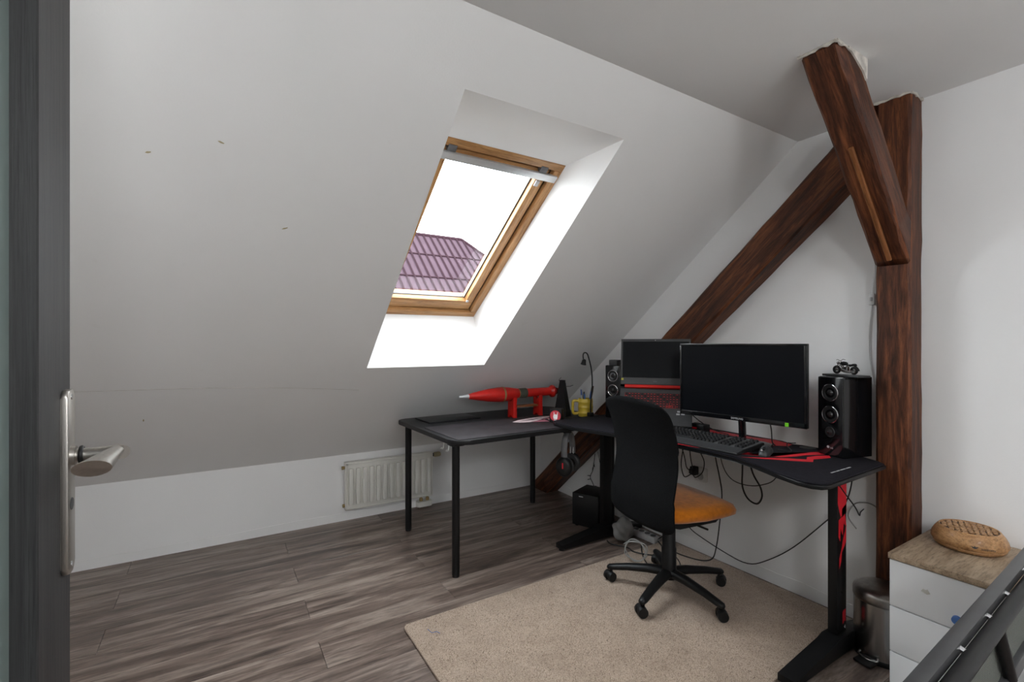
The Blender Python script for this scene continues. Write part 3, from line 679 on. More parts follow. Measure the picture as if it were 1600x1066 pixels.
dpoly([(-.50, -2.175), (-.432, -2.283), (-.395, -2.27), (-.304, -2.294), (-.18, -2.335), (-.14, -2.375), (-.19, -2.385), (-.28, -2.345), (-.335, -2.335), (-.405, -2.31)])
dpoly([(-.545, -2.22), (-.40, -2.335), (-.355, -2.385), (-.31, -2.365), (-.255, -2.375), (-.20, -2.40), (-.24, -2.425), (-.33, -2.40), (-.375, -2.42), (-.43, -2.365)])
dpoly([(-.36, -2.13), (-.10, -2.00), (-.075, -2.10), (-.11, -2.20), (-.16, -2.21), (-.20, -2.17), (-.30, -2.19)])
dpoly([(-.19, -1.60), (-.10, -1.60), (-.10, -2.0), (-.15, -2.02)])
dpoly([(-.562, -1.90), (-.545, -1.90), (-.520, -2.055), (-.545, -2.01)])
dpoly([(-.475, -2.10), (-.455, -2.10), (-.435, -2.25), (-.475, -2.22)])
for k, (a, b) in enumerate(((-.49, -.455), (-.450, -.425), (-.418, -.38), (-.374, -.338))):
    B().prism([(a, -2.541), (b, -2.541), (b, -2.535), (a, -2.535)], .7499, .7502).build('printed_mark', m_lgrey, top, 0)
B().cyl((-.121, -2.275, .7498), (-.121, -2.275, .7512), .034, .033, 28).build('grommet', m_dgrey, dk)
def desk_leg(yc, flip):
    lg = B().box(-.36, -.285, yc - .018, yc + .018, .085, .715, .004).build('leg_column', m_blackm, dk)
    B().box(-.52, -.14, yc - .022, yc + .022, .706, .729, .003).build('top_bracket', m_blackm, lg)
    ft = B().prism([(-.695, .012), (-.03, .012), (-.03, .035), (-.25, .078), (-.38, .085), (-.41, .068), (-.695, .038)], yc - .032, yc + .032, .004, basis((0, 0, 0), (1, 0, 0), (0, 0, 1), (0, 1, 0)))
    f = ft.build('foot', m_blackm, dk)
    for x in (-.675, -.055): B().cyl((x, yc, 0.0), (x, yc, .018), .018, .015, 16).build('glide', m_black, f)
    return lg
l0 = desk_leg(-1.165, 1); l1 = desk_leg(-2.484, -1)
B().box(-.335, -.31, -2.466, -1.183, .690, .715, .003).build('crossbar', m_blackm, dk)
ys = -2.484 - .0181
def sp(poly, m=m_redprint): return B().prism(poly, 0, .0006, 0, basis((0, ys, 0), (1, 0, 0), (0, 0, 1), (0, -1, 0))).build('leg_print', m, l1, 0)
sp([(-.357, .71), (-.288, .71), (-.288, .56), (-.335, .545), (-.357, .60)])
sp([(-.350, .535), (-.30, .555), (-.288, .50), (-.310, .515), (-.318, .47), (-.335, .50), (-.338, .45), (-.352, .47)])
sp([(-.312, .46), (-.290, .50), (-.290, .44), (-.330, .40), (-.320, .44)]); sp([(-.345, .385), (-.322, .43), (-.330, .37), (-.345, .345)])
sp([(-.325, .575), (-.290, .59), (-.290, .555), (-.325, .54)], m_black); sp([(-.318, .565), (-.294, .580), (-.294, .570), (-.318, .555)], m_stickw)
sp([(-.318, .165), (-.310, .175), (-.310, .125), (-.318, .12)]); sp([(-.304, .17), (-.296, .175), (-.296, .125), (-.304, .13)]); sp([(-.306, .105), (-.298, .112), (-.298, .098)], m_stickw)
for (x, z) in ((-.33, .25),): B().cyl((x, -2.484 - .018, z), (x, -2.484 - .0205, z), .004, .004, 10).build('screw', m_chrome, l1)
for x in (-.47, -.44): B().cyl((x, -2.5062, .717), (x, -2.5082, .717), .005, .004, 12).build('bolt', m_brass, l1)

# ================================================================== MONITOR
ml = Vector((-.372, -1.770, 0)); mrr = Vector((-.290, -2.352, 0)); mw = (mrr - ml).length; mdir = (mrr - ml).normalized()   # local x = left to right as seen
mo = thing('monitor', 'large black flat monitor in the middle of the desk', 'monitor', (-.300, -2.060, .7505), math.atan2(mdir.y, mdir.x))
# local frame: x along the screen, y away from the viewer (towards the wall)
w2 = mw / 2; zl, zh = .113, .476
def mbox(nm, x0, x1, y0, y1, z0, z1, m, parent=mo, bev=.002): return B().box(x0, x1, y0, y1, z0, z1, bev).build(nm, m, parent)
YM = -.030
mbox('housing', -w2, w2, YM, YM + .022, zl, zh, m_black); mbox('rear_bulge', -.20, .20, YM + .02, YM + .045, zl + .06, zh - .09, m_black, mo, .012)
bz = B().box(-w2, w2, YM - .006, YM, zh - .010, zh, .001).box(-w2, w2, YM - .006, YM, zl, zl + .022, .001).box(-w2, -w2 + .010, YM - .006, YM, zl, zh, .001).box(w2 - .010, w2, YM - .006, YM, zl, zh, .001).build('bezel', m_gloss, mo)
mbox('screen', -w2 + .009, w2 - .009, YM - .0025, YM + .001, zl + .020, zh - .009, m_screen, mo, 0)
lettering('brand_lettering', 'SAMSUNG', .0125, m_logo, mo, basis((0, YM - .0062, zl + .010), (1, 0, 0), (0, 0, 1), (0, -1, 0)))
B().box(w2 - .085, w2 - .070, YM - .0066, YM - .006, zl + .001, zl + .018).build('energy_sticker', m_green, mo, 0)
B().tube([(0, .02, .006), (0, .022, .05), (-.0, .012, .13), (0, -.005, .17)], .030, 12, 4, False, .42).build('neck', m_gloss, mo)
B().prism(rounded(-.135, .135, -.085, .085, .06, 8), 0, .010, .004).build('base', m_gloss, mo)

# ================================================================== LAPTOP ON A STAND
lp_l = Vector((-.400, -1.386, 0)); lp_r = Vector((-.170, -1.671, 0)); ld = (lp_r - lp_l).normalized(); lw = .388
la = math.atan2(ld.y, ld.x); lc = (lp_l + lp_r) / 2
sd = thing('laptop_stand', 'silver tilted laptop stand on the left half of the desk', 'laptop stand', (lc.x, lc.y, .7505), la)
for x in (-.150, .150):
    B().prism([(-.205, 0), (-.02, 0), (-.008, .185), (-.020, .187), (-.165, .032), (-.190, .034), (-.205, .028)], x - .004, x + .004, .001, basis((0, 0, 0), (0, 1, 0), (0, 0, 1), (1, 0, 0))).build('side_plate', m_alu, sd)
B().box(-.15, .15, -.06, -.03, .0, .006, .001).box(-.15, .15, -.20, -.17, 0, .006, .001).build('base_bar', m_alu, sd)
lt = thing('laptop', 'open black laptop with red hinge and red lettered keys on its stand', 'laptop', (lc.x, lc.y, .7505), la)
hz = .222; tilt = math.radians(47)
mb = Matrix.Translation((0, 0, hz)) @ Matrix.Rotation(tilt, 4, 'X')                      # base: runs to -y and down from the hinge
def lbox(nm, x0, x1, y0, y1, z0, z1, m, mtx, parent=lt, bev=.0015): return B().box(x0, x1, y0, y1, z0, z1, bev, 2, mtx).build(nm, m, parent)
lbox('base', -lw / 2, lw / 2, -.255, .006, -.022, 0, m_black, mb); deck = lbox('deck', -lw / 2 + .003, lw / 2 - .003, -.250, -.012, 0, .0012, m_dgrey, mb, lt, 0)
lbox('hinge_bar', -lw / 2 + .025, lw / 2 - .025, -.006, .012, -.004, .012, m_red, mb)
lbox('key_bed', -.165, .165, -.140, -.040, .0012, .0018, M('key_bed_red', (.22, .010, .010), .5), mb, lt, 0)
kb_ = B()
for r in range(6):
    for c in range(19):
        x = -.1625 + c * .0172; y0 = -.0565 - r * .0164
        kb_.box(x, x + .0160, y0, y0 + .0150, .0016, .0034, 0, 1, mb)
ko = kb_.build('keycaps', m_keys, lt, 0); ko['kind'] = 'stuff'
lg_ = B()
for r in range(6):
    for c in range(19):
        if (r * 7 + c * 3) % 5 == 0: continue
        x = -.1625 + c * .0172 + .004; y0 = -.0565 - r * .0164 + .006
        lg_.box(x, x + .006, y0, y0 + .006, .0033, .0036, 0, 1, mb)
for (c, r) in ((14.0, 4), (13, 5), (14, 5), (15, 5)):
    x = -.1625 + c * .0172; y0 = -.0565 - r * .0164
    for (a, b, e, f) in ((0, .016, 0, .0018), (0, .016, .0132, .015), (0, .0018, 0, .015), (.0142, .016, 0, .015)): lg_.box(x + a, x + b, y0 + e, y0 + f, .0032, .0037, 0, 1, mb)
lo2 = lg_.build('key_legends', M('key_red', (.42, .018, .018), .5), lt, 0); lo2['kind'] = 'stuff'
lbox('touchpad', -.075, .035, -.235, -.155, .0012, .0016, m_black, mb, lt, 0)
for (x, y) in ((.12, -.165), (.115, -.182), (.14, -.180)): lbox('palm_sticker', x, x + .018, y, y + .010, .0012, .0018, m_lgrey, mb, lt, 0)
ms = Matrix.Translation((0, .006, hz + .006)) @ Matrix.Rotation(math.radians(-8), 4, 'X')                       # lid
lbox('lid', -lw / 2, lw / 2, .0, .008, .010, .277, m_black, ms); lbox('lid_bezel', -lw / 2 + .002, lw / 2 - .002, -.0012, .0, .012, .275, m_dgrey, ms, lt, 0)
lbox('screen', -lw / 2 + .010, lw / 2 - .010, -.0020, -.0010, .050, .262, m_screen, ms, lt, 0)
lbox('screen_sticker', -lw / 2 + .004, -lw / 2 + .016, -.0022, -.0012, .034, .046, M('sticker_yellow', (.42, .40, .03), .5), ms, lt, 0)
lettering('brand_lettering', 'acer', .012, m_grey, lt, ms @ basis((0, -.0014, .030), (1, 0, 0), (0, 0, 1), (0, -1, 0)))
B().cyl((ms @ Vector((0, -.0016, .269))), (ms @ Vector((0, -.0024, .269))), .0022, .0022, 10).build('webcam', m_chrome, lt)

# ================================================================== SPEAKERS
def speaker(label, fl_, fr2, H, logo, W):
    fl_ = Vector((*fl_, .7505)); fr2 = Vector((*fr2, .7505)); d = (fr2 - fl_).normalized(); c = (fl_ + fr2) / 2
    s = thing('loudspeaker', label, 'speaker', c, math.atan2(d.y, d.x), 'satellite loudspeakers on the desk')       # local x along the front, y to the back
    D = .165
    B().box(-W / 2, W / 2, .006, D, 0, H, .003).build('cabinet', m_gloss, s)
    B().box(-W / 2, W / 2, 0, .0075, .004, H - .002, .002).build('front_panel', m_gloss, s)
    for z in (H * .80, H * .525):
        mt = basis((0, -.0005, z), (1, 0, 0), (0, 0, 1), (0, -1, 0))
        r = B().torus((0, 0, 0), .035, .0022, None, 36, 8); r.bm.transform(mt) if hasattr(r.bm, 'transform') else None
        rr = r.build('driver_ring', m_chrome, s)
        B().lathe([(.034, .0), (.028, .0015), (.024, -.001), (.015, -.004), (.013, -.003), (.011, .003), (.006, .006), (.0, .007)], 32, mt @ Matrix.Translation((0, 0, .0015)), 1, 1, False).build('cone', m_cone, rr, 60)
    mt = basis((0, -.0005, H * .305), (1, 0, 0), (0, 0, 1), (0, -1, 0))
    tr = B().lathe([(.021, 0), (.020, .003), (.014, .0015), (.010, .003), (.005, .006), (0, .007)], 28, mt, 1, 1, False).build('tweeter', m_cone, s, 60)
    q = B().torus((0, 0, 0), .0205, .0014, None, 30, 6); bmesh.ops.transform(q.bm, matrix=mt, verts=q.bm.verts[:]); q.build('tweeter_ring', m_dgrey, tr)
    if logo:
        B().cyl((-.008, -.0002, H * .115), (-.008, -.0010, H * .115), .0055, .0055, 20).build('logo_disc', m_logo, s)
        lettering('brand_lettering', 'LG', .0105, m_logo, s, basis((.008, -.0008, H * .108), (1, 0, 0), (0, 0, 1), (0, -1, 0)))
    return s
def fix_torus():
    pass
# (the driver rings are turned upright here)
_old = B.torus
def torus_t(s, c, R, r, mtx=None, a=32, b=10): return _old(s, c, R, r, mtx, a, b)
def speaker_ring(s, z):
    q = B().torus((0, 0, 0), .035, .0022, None, 36, 8); bmesh.ops.transform(q.bm, matrix=basis((0, -.0005, z), (1, 0, 0), (0, 0, 1), (0, -1, 0)), verts=q.bm.verts[:]); return q
speaker('black glossy loudspeaker at the right end of the desk with a motorcycle on top', (-.197, -2.355), (-.226, -2.462), .336, True, .112)
speaker('black glossy loudspeaker half hidden behind the laptop', (-.283, -1.118), (-.253, -1.222), .336, False, .108)
# small black box on top of the left speaker
sb2 = B().prism(rounded(-.032, .032, -.030, .030, .012), 0, .034, .006).build('webcam_box', m_dgrey); sb2.location = (-.235, -1.155, .7505 + .336 + .0005); sb2.rotation_euler = (0, 0, -1.2)
tag(sb2, 'small rounded dark box on top of the half hidden loudspeaker', 'box')

# model motorcycle
mc = thing('model_motorcycle', 'small chrome and black model motorcycle on a plinth on the loudspeaker', 'model motorcycle', (-.148, -2.440, .7505 + .3365), math.radians(-106)); mc.scale = (1.1, 1.1, 1.1)
# local x = forward of plinth (towards left in the photo is -x), y to the back
B().box(-.075, .075, -.030, .030, 0, .008, .002).build('plinth', m_dgrey, mc)
def wheel(x, r):
    m = Matrix.Rotation(PI / 2, 4, 'X')
    w = B().torus((x, 0, .009 + r), r - .004, .0042, m, 26, 8).build('wheel', m_black, mc)
    q = B().torus((x, 0, .009 + r), r - .0085, .0014, m, 24, 6)
    for k in range(6): a = k * PI / 6; q.cyl((x - (r - .009) * math.cos(a), 0, .009 + r - (r - .009) * math.sin(a)), (x + (r - .009) * math.cos(a), 0, .009 + r + (r - .009) * math.sin(a)), .0006, None, 5)
    q.cyl((x, -.005, .009 + r), (x, .005, .009 + r), .004, .004, 10).build('rim', m_chrome, w)
wheel(-.036, .0165); wheel(.034, .0155)
B().cyl((-.036, -.005, .025), (-.022, -.005, .058), .0016, None, 8).cyl((-.036, .005, .025), (-.022, .005, .058), .0016, None, 8).build('fork', m_chrome, mc)
B().sphere((0, 0, 0), .011, 2, (1.5, .75, .75)).build('fuel_tank', m_black, mc, 60, (-.006, 0, .050))
B().tube([(.008, 0, .046), (.022, 0, .044), (.036, 0, .047), (.044, 0, .043)], [.004, .007, .0075, .004], 10, 3, False, .6).build('seat', m_black, mc)
B().box(-.014, .012, -.007, .007, .018, .038, .002).cyl((-.008, 0, .03), (-.016, 0, .044), .0055, .005, 10).cyl((.004, 0, .03), (.010, 0, .042), .0055, .005, 10).build('engine', m_chrome, mc)
B().tube([(-.008, -.010, .022), (.012, -.010, .016), (.046, -.011, .018)], .0025, 8, 3).tube([(-.008, -.009, .030), (.014, -.011, .022), (.048, -.012, .024)], .0022, 8, 3).build('exhaust', m_chrome, mc)
B().tube([(-.018, -.022, .064), (-.022, -.014, .066), (-.021, 0, .060), (-.022, .014, .066), (-.018, .022, .064)], .0014, 6, 3).build('handlebar', m_chrome, mc)
B().sphere((-.030, 0, .052), .006, 2).build('headlamp', m_chrome, mc, 60)
B().tube([(.018, 0, .040), (.034, 0, .043), (.048, 0, .034), (.053, 0, .024)], .005, 8, 3, False, .35).build('rear_fender', m_pen if False else m_black, mc)

# ================================================================== KEYBOARD, MOUSE
ky = thing('keyboard', 'black full size keyboard in front of the monitor', 'keyboard', (-.425, -1.955, .7505), math.radians(-87))
# local x along the keyboard (left to right), y towards the wall
B().prism([(-.120, 0), (.105, 0), (.105, .024), (.10, .028), (-.055, .016), (-.115, .008), (-.120, .004)], -.232, .232, .002, basis((0, 0, 0), (0, 1, 0), (0, 0, 1), (1, 0, 0))).build('case', m_black, ky)
B().prism([(-.119, .0045), (-.058, .0172), (-.056, .0185), (-.118, .0085)], -.228, .228, .0005, basis((0, 0, 0), (0, 1, 0), (0, 0, 1), (1, 0, 0))).build('palm_rest', m_dgrey, ky)
B().prism([(-.054, .0166), (.1, .0282), (.1, .0290), (-.054, .0174)], -.226, .226, 0, basis((0, 0, 0), (0, 1, 0), (0, 0, 1), (1, 0, 0))).build('key_plate', M('key_plate_grey', (.075, .075, .078), .4), ky)
kc = B(); cw = .0200
tk = Matrix.Translation((0, -.050, .0165)) @ Matrix.Rotation(math.atan2(.012, .155), 4, 'X')
for r in range(6):
    yy = r * .0232 + (.008 if r == 5 else 0)
    c = 0
    while c < 22:
        if (c in (15, 18) and False): c += 1; continue
        wk = 6 if (r == 0 and c == 4) else 1
        if not (c == 15 or (c == 19)): 
            x = -.222 + c * cw; x1 = x + wk * cw - .0045; z0 = 0; zt = .0105
            kc.hexa([tk @ Vector(p) for p in ((x, yy, 0), (x1, yy, 0), (x1, yy + .0195, 0), (x, yy + .0195, 0), (x + .0022, yy + .003, zt), (x1 - .0022, yy + .003, zt), (x1 - .0022, yy + .0175, zt), (x + .0022, yy + .0175, zt))])
        c += wk
k2 = kc.build('keycaps', m_keys, ky, 0); k2['kind'] = 'stuff'
mu_ = thing('computer_mouse', 'black computer mouse beside the keyboard', 'mouse', (-.405, -2.243, .7505), math.radians(200))
def mouse_body():
    q = B(); R = []
    for i in range(9):
        u = i / 8; x = -.060 + .120 * u; h = .037 * math.sin(PI * (.12 + .80 * u)) ** .8; w = .029 * (1 - .25 * math.sin(PI * u)) * (math.sin(PI * min(.98, max(.06, u))) ** .25)
        R.append([q.bm.verts.new((x, w * math.cos(PI * k / 10), max(.0, h * math.sin(PI * k / 10) ** .6))) for k in range(11)])
    for i in range(8):
        for k in range(10): q.bm.faces.new((R[i][k], R[i][k + 1], R[i + 1][k + 1], R[i + 1][k]))
    q.bm.faces.new(R[0]); q.bm.faces.new(R[-1][::-1]); return q
mouse_body().build('shell', m_dgrey, mu_, 60); B().cyl((.036, -.004, .028), (.036, .004, .028), .009, .009, 16).build('scroll_wheel', m_black, mu_)
B().sphere((.052, -.006, .024), .004, 2).build('side_lamp', m_lgrey, mu_, 60)
mcab = B().tube([(-.345, -2.262, .765), (-.30, -2.285, .757), (-.25, -2.270, .7535), (-.20, -2.225, .757), (-.16, -2.205, .764), (-.12, -2.20, .758), (-.07, -2.195, .752)], .0022, 6, 5).build('mouse_cable', m_rubber); tag(mcab, 'thin black cable running from the computer mouse to the wall', 'cable')
# small dark dock with a red strip between laptop and keyboard
dkk = thing('usb_dock', 'small dark dock with a red strip between laptop and keyboard', 'dock', (-.215, -1.775, .7505), math.radians(-87))
B().box(-.05, .04, -.03, .03, 0, .045, .004).build('case', m_black, dkk); B().box(-.03, .0, -.0312, -.029, .020, .030, .001).build('red_strip', m_redprint, dkk)

# ================================================================== HEADSET
hd = thing('headset', 'black headset hanging from a grey hook under the table corner', 'headset', (-.588, -1.118, .425), math.radians(30))
B().tube([(-.068, 0, .12), (-.066, 0, .18), (-.040, 0, .238), (0, 0, .256), (.040, 0, .238), (.066, 0, .18), (.068, 0, .12)], .020, 12, 5, False, .45).build('headband', m_grey, hd)
for s_i in (-1, 1):
    mt = Matrix.Translation((s_i * .060, 0, .062)) @ Matrix.Rotation(s_i * PI / 2, 4, 'Y')
    cp = B().lathe([(.030, .034), (.044, .029), (.052, .012), (.050, .0)], 28, mt, 1.15, 1.0).build('ear_cup', m_black, hd, 50)
    q = B().torus((0, 0, 0), .040, .016, None, 28, 10); bmesh.ops.transform(q.bm, matrix=mt @ Matrix.Translation((0, 0, -.008)), verts=q.bm.verts[:]); q.build('ear_cushion', m_dgrey, cp)
    B().cyl((s_i * .060, -.009, .10), (s_i * .064, -.009, .165), .0032, None, 8).cyl((s_i * .060, .009, .10), (s_i * .064, .009, .165), .0032, None, 8).build('slider', m_chrome, cp)
    B().box(s_i * .0935 - .001, s_i * .0935 + .001, -.004, .004, .055, .090, .0005).build('red_accent', m_redprint, cp)
B().tube([(.075, -.01, .04), (.085, -.05, .10), (.080, -.085, .14)], .003, 6, 4).build('microphone_arm', m_black, hd)
hk = thing('headset_hook', 'grey clamp hook under the corner of the small table', 'hook', (-.600, -1.115, .702), math.radians(-40))
B().box(-.02, .02, -.02, .02, -.022, 0, .004).build('clamp', m_black, hk); B().tube([(0, 0, -.02), (0, .0, -.03), (0, -.006, -.034)], .008, 8, 3).build('arm', m_dgrey, hk)

# ================================================================== OFFICE CHAIR
ch = thing('office_chair', 'black backed swivel office chair with an orange seat at the desk', 'chair', (-.535, -1.835, .013), math.radians(-8))
yaw = math.radians(-8)
for k in range(5):
    a = math.radians(53 + 72 * k) - yaw; ux, uy = math.cos(a), math.sin(a); R_ = .282
    arm = B(); rings = []
    pr_ = [(.025, .098, .030, .022), (.10, .096, .026, .020), (.20, .084, .022, .017), (.27, .071, .020, .015), (.295, .068, .0165, .0125), (.303, .066, .008, .006)]
    for (rr, zz, hw, hh) in pr_:
        rings.append([arm.bm.verts.new((ux * rr - uy * hw * math.cos(t * PI / 6) , uy * rr + ux * hw * math.cos(t * PI / 6), zz + hh * math.sin(t * PI / 6))) for t in range(12)])
    for i in range(len(rings) - 1):
        for t in range(12): arm.bm.faces.new((rings[i][t], rings[i][(t + 1) % 12], rings[i + 1][(t + 1) % 12], rings[i + 1][t]))
    arm.bm.faces.new(rings[0][::-1]); arm.bm.faces.new(rings[-1]); ao = arm.build('base_arm', m_blackm, ch, 50)
    ca2 = a + (.9 if k % 2 else -.7); cx_, cy_ = ux * R_, uy * R_; ax = Vector((-math.sin(ca2), math.cos(ca2), 0)); fw = Vector((math.cos(ca2), math.sin(ca2), 0))
    cc = Vector((cx_, cy_, 0)) + fw * .008
    w_ = B(); 
    for s_i in (-1, 1):
        w_.cyl(cc + ax * (s_i * .007) + Vector((0, 0, .025)), cc + ax * (s_i * .025) + Vector((0, 0, .025)), .0245, .0225, 22)
    w_.cyl(cc + ax * -.008 + Vector((0, 0, .03)), cc + ax * .008 + Vector((0, 0, .03)), .021, .021, 16).cyl((cx_, cy_, .04), (cx_, cy_, .066), .008, .008, 10)
    w_.build('caster', m_black, ao)
B().lathe([(.0, .070), (.036, .070), (.040, .080), (.040, .105), (.035, .118), (.035, .215), (.031, .222), (.031, .330), (.028, .335), (.028, .395), (.0, .395)], 28).build('gas_column', m_blackm, ch)
B().box(-.10, .12, -.075, .075, .365, .405, .010).tube([(.02, -.05, .38), (.03, -.14, .372), (.035, -.21, .372)], .005, 8, 3).build('mechanism', m_black, ch)
# seat: a domed orange cushion over a black shell
def cushion(z0, z1, hw, x0, x1, dome):
    q = B(); n = 28; rows = []
    lv_ = [(z0, .90), (z0 + (z1 - z0) * .25, .985), (z0 + (z1 - z0) * .6, 1.0), (z1 - .004, .95), (z1 + dome * .4, .80), (z1 + dome * .8, .5), (z1 + dome, .15)]
    cx0 = (x0 + x1) / 2; hx = (x1 - x0) / 2
    for (z, k) in lv_:
        r = []
        for i in range(n):
            t = 2 * PI * i / n; c, s_ = math.cos(t), math.sin(t)
            e = .48
            X_ = math.copysign(abs(c) ** e, c) * hx * k; Y_ = math.copysign(abs(s_) ** e, s_) * hw * k * (1.0 - .16 * max(0, -X_ / hx))
            drop = -.028 * max(0, (X_ / hx - .45)) ** 2 * 3
            r.append(q.bm.verts.new((cx0 + X_, Y_, z + drop)))
        rows.append(r)
    for i in range(len(rows) - 1):
        for j in range(n): q.bm.faces.new((rows[i][j], rows[i][(j + 1) % n], rows[i + 1][(j + 1) % n], rows[i + 1][j]))
    q.bm.faces.new(rows[0][::-1]); q.bm.faces.new(rows[-1]); return q
cushion(.408, .468, .232, -.205, .268, .012).build('seat_cushion', m_orange, ch, 50)
B().prism(rounded(-.14, .20, -.16, .16, .06), .372, .415, .012).build('seat_shell', m_black, ch)
# backrest: an S curved padded panel
prof = [(-.200, .372), (-.205, .43), (-.205, .50), (-.190, .58), (-.178, .66), (-.182, .74), (-.200, .82), (-.228, .90), (-.258, .965)]
def backrest():
    q = B(); nU = 15; front = []; back = []
    P_ = catmull([Vector((a, 0, b)) for a, b in prof], 4)
    H_ = len(P_)
    for i, p in enumerate(P_):
        u = i / (H_ - 1)
        hw = .226
        if u < .10: hw = .226 - .040 * ((.10 - u) / .10) ** 2
        if u > .86: hw = .226 - .050 * ((u - .86) / .14) ** 2.4
        if .25 < u < .6: hw -= .008
        rf, rb_ = [], []
        for j in range(nU):
            v = -1 + 2 * j / (nU - 1); e = 1 - abs(v) ** 6; eu = min(1, min(u, 1 - u) / .03)
            th = .006 + .016 * e * eu
            cv = .028 * v * v                                      # wraps forward at the sides
            y_ = v * hw
            zc = p.z - (.022 * abs(v) ** 3 if u > .8 else 0) * ((u - .8) / .2 if u > .8 else 0)
            rf.append(q.bm.verts.new((p.x + cv + th, y_, zc))); rb_.append(q.bm.verts.new((p.x + cv - th * .5, y_, zc)))
        front.append(rf); back.append(rb_)
    for i in range(H_ - 1):
        for j in range(nU - 1):
            q.bm.faces.new((front[i][j], front[i][j + 1], front[i + 1][j + 1], front[i + 1][j])); q.bm.faces.new((back[i][j + 1], back[i][j], back[i + 1][j], back[i + 1][j + 1]))
        q.bm.faces.new((front[i][0], front[i + 1][0], back[i + 1][0], back[i][0])); q.bm.faces.new((front[i][-1], back[i][-1], back[i + 1][-1], front[i + 1][-1]))
    for j in range(nU - 1):
        q.bm.faces.new((front[0][j], back[0][j], back[0][j + 1], front[0][j + 1])); q.bm.faces.new((front[-1][j], front[-1][j + 1], back[-1][j + 1], back[-1][j]))
    return q
backrest().build('backrest', m_fabric, ch, 60)
B().tube([(-.08, 0, .385), (-.165, 0, .390), (-.180, 0, .44), (-.180, 0, .50)], .016, 10, 4).build('back_support', m_black, ch)

# ================================================================== SUBWOOFER, STRIP, CABLES
sw = thing('subwoofer', 'black cube subwoofer on the floor behind the desk leg', 'subwoofer', (-.345, -.990, 0), math.atan2(-.172, .072))
B().box(-.095, .095, .006, .215, .012, .225, .004).build('cabinet', m_black, sw); B().box(-.095, .095, 0, .008, .012, .225, .003).build('front_panel', m_dgrey if False else m_black, sw)
B().box(-.045, -.015, -.001, .001, .203, .209).build('badge', m_lgrey, sw, 0)
for (x, y) in ((-.075, .03), (.075, .03), (-.075, .19), (.075, .19)): B().cyl((x, y, 0), (x, y, .013), .012, .012, 12).build('foot', m_black, sw)
ps = thing('power_strip', 'pale grey power strip lying under the chair back', 'power strip', (-.130, -1.308, 0), math.radians(-88))
B().box(-.096, .096, -.026, .026, .0, .040, .006).build('body', m_lgrey, ps)
for i in range(4): B().cyl((-.068 + .045 * i, 0, .0395), (-.068 + .045 * i, 0, .0415), .017, .017, 18).build('outlet', m_dgrey, ps)
bg = thing('cable_bag', 'crumpled grey bag of cables beside the left desk leg', 'bag', (-.275, -1.268, 0))
q = B().sphere((0, 0, .070), .075, 4, (1.0, .62, .95)); rnd = random.Random(9)
for v in q.bm.verts:
    d = v.co - Vector((0, 0, .07)); v.co = Vector((0, 0, .07)) + d * (1 + .10 * math.sin(v.co.x * 90 + v.co.z * 60) + .08 * math.sin(v.co.y * 110 - v.co.z * 80)); v.co.z = max(v.co.z, .001)
q.build('sack', m_lgrey if False else M('grey_sack', (.20, .195, .19), .6), bg, 60)
def cable(name, label, pts, r, m=m_rubber, sm=5, cat='cable'):
    return tag(B().tube(pts, r, 6, sm).build(name, m), label, cat)
cable('power_cable', 'long black cable sagging across the gable wall from the desk end', [(-.11, -2.45, .715), (-.05, -2.42, .60), (-.05, -2.391, .507), (-.05, -2.318, .413), (-.05, -2.176, .244), (-.05, -2.051, .133), (-.05, -1.942, .072), (-.05, -1.801, .082), (-.05, -1.615, .125), (-.06, -1.54, .17), (-.09, -1.48, .10), (-.125, -1.412, .030)], .0028)
cable('power_cable', 'black cable dropping behind the orange seat to the floor', [(-.12, -1.79, .725), (-.12, -1.802, .609), (-.12, -1.825, .511), (-.12, -1.84, .411), (-.12, -1.825, .252), (-.12, -1.806, .125), (-.12, -1.779, .05), (-.13, -1.71, .019), (-.16, -1.60, .017), (-.15, -1.50, .018), (-.115, -1.445, .0185)], .0035)
cable('cable_loop', 'thick black cable loop hanging under the middle of the desk', [(-.30, -2.072, .725), (-.3, -2.070, .626), (-.3, -2.07, .55), (-.3, -2.096, .500), (-.3, -2.14, .487), (-.3, -2.164, .522), (-.3, -2.158, .567), (-.3, -2.121, .625), (-.3, -2.09, .725)], .0042)
cable('signal_cable', 'thin black cable sagging under the desk beside the hanging loop', [(-.1, -1.80, .725), (-.1, -1.827, .58), (-.1, -1.879, .51), (-.1, -1.962, .497), (-.1, -2.047, .519), (-.1, -2.12, .575), (-.1, -2.17, .725)], .0024)
cl = []
for k in range(40):
    a = 2 * PI * k / 16; rr = .062 + .008 * math.sin(k * .7); cl.append((-.45 + .5 * rr * math.cos(a) * 1.1, -1.535 - rr * math.cos(a) * .85, .030 + .052 + rr * .80 * math.sin(a) + .006 * math.sin(k * 1.3)))
cable('coiled_cable', 'grey coiled cable leaning beside the chair column', cl, .0030, m_gcable, 3)
cable('floor_cable', 'black cable tangle on the floor at the left desk leg', [(-.36, -1.215, .004), (-.375, -1.27, .006), (-.33, -1.36, .006), (-.36, -1.44, .018), (-.30, -1.53, .019), (-.20, -1.52, .018), (-.14, -1.425, .025)], .0035)
cable('floor_cable', 'dark cable loop on the floor behind the coiled grey cable', [(-.20, -1.36, .006), (-.28, -1.42, .018), (-.37, -1.52, .018), (-.42, -1.62, .018), (-.36, -1.70, .018), (-.27, -1.69, .018), (-.20, -1.60, .018)], .0030)
cable('lamp_wire', 'white wire hanging beside the timber post above its switch', [(-.006, -2.51, 1.70), (-.006, -2.497, 1.606), (-.006, -2.488, 1.50), (-.006, -2.483, 1.443)], .0022, m_whitep)
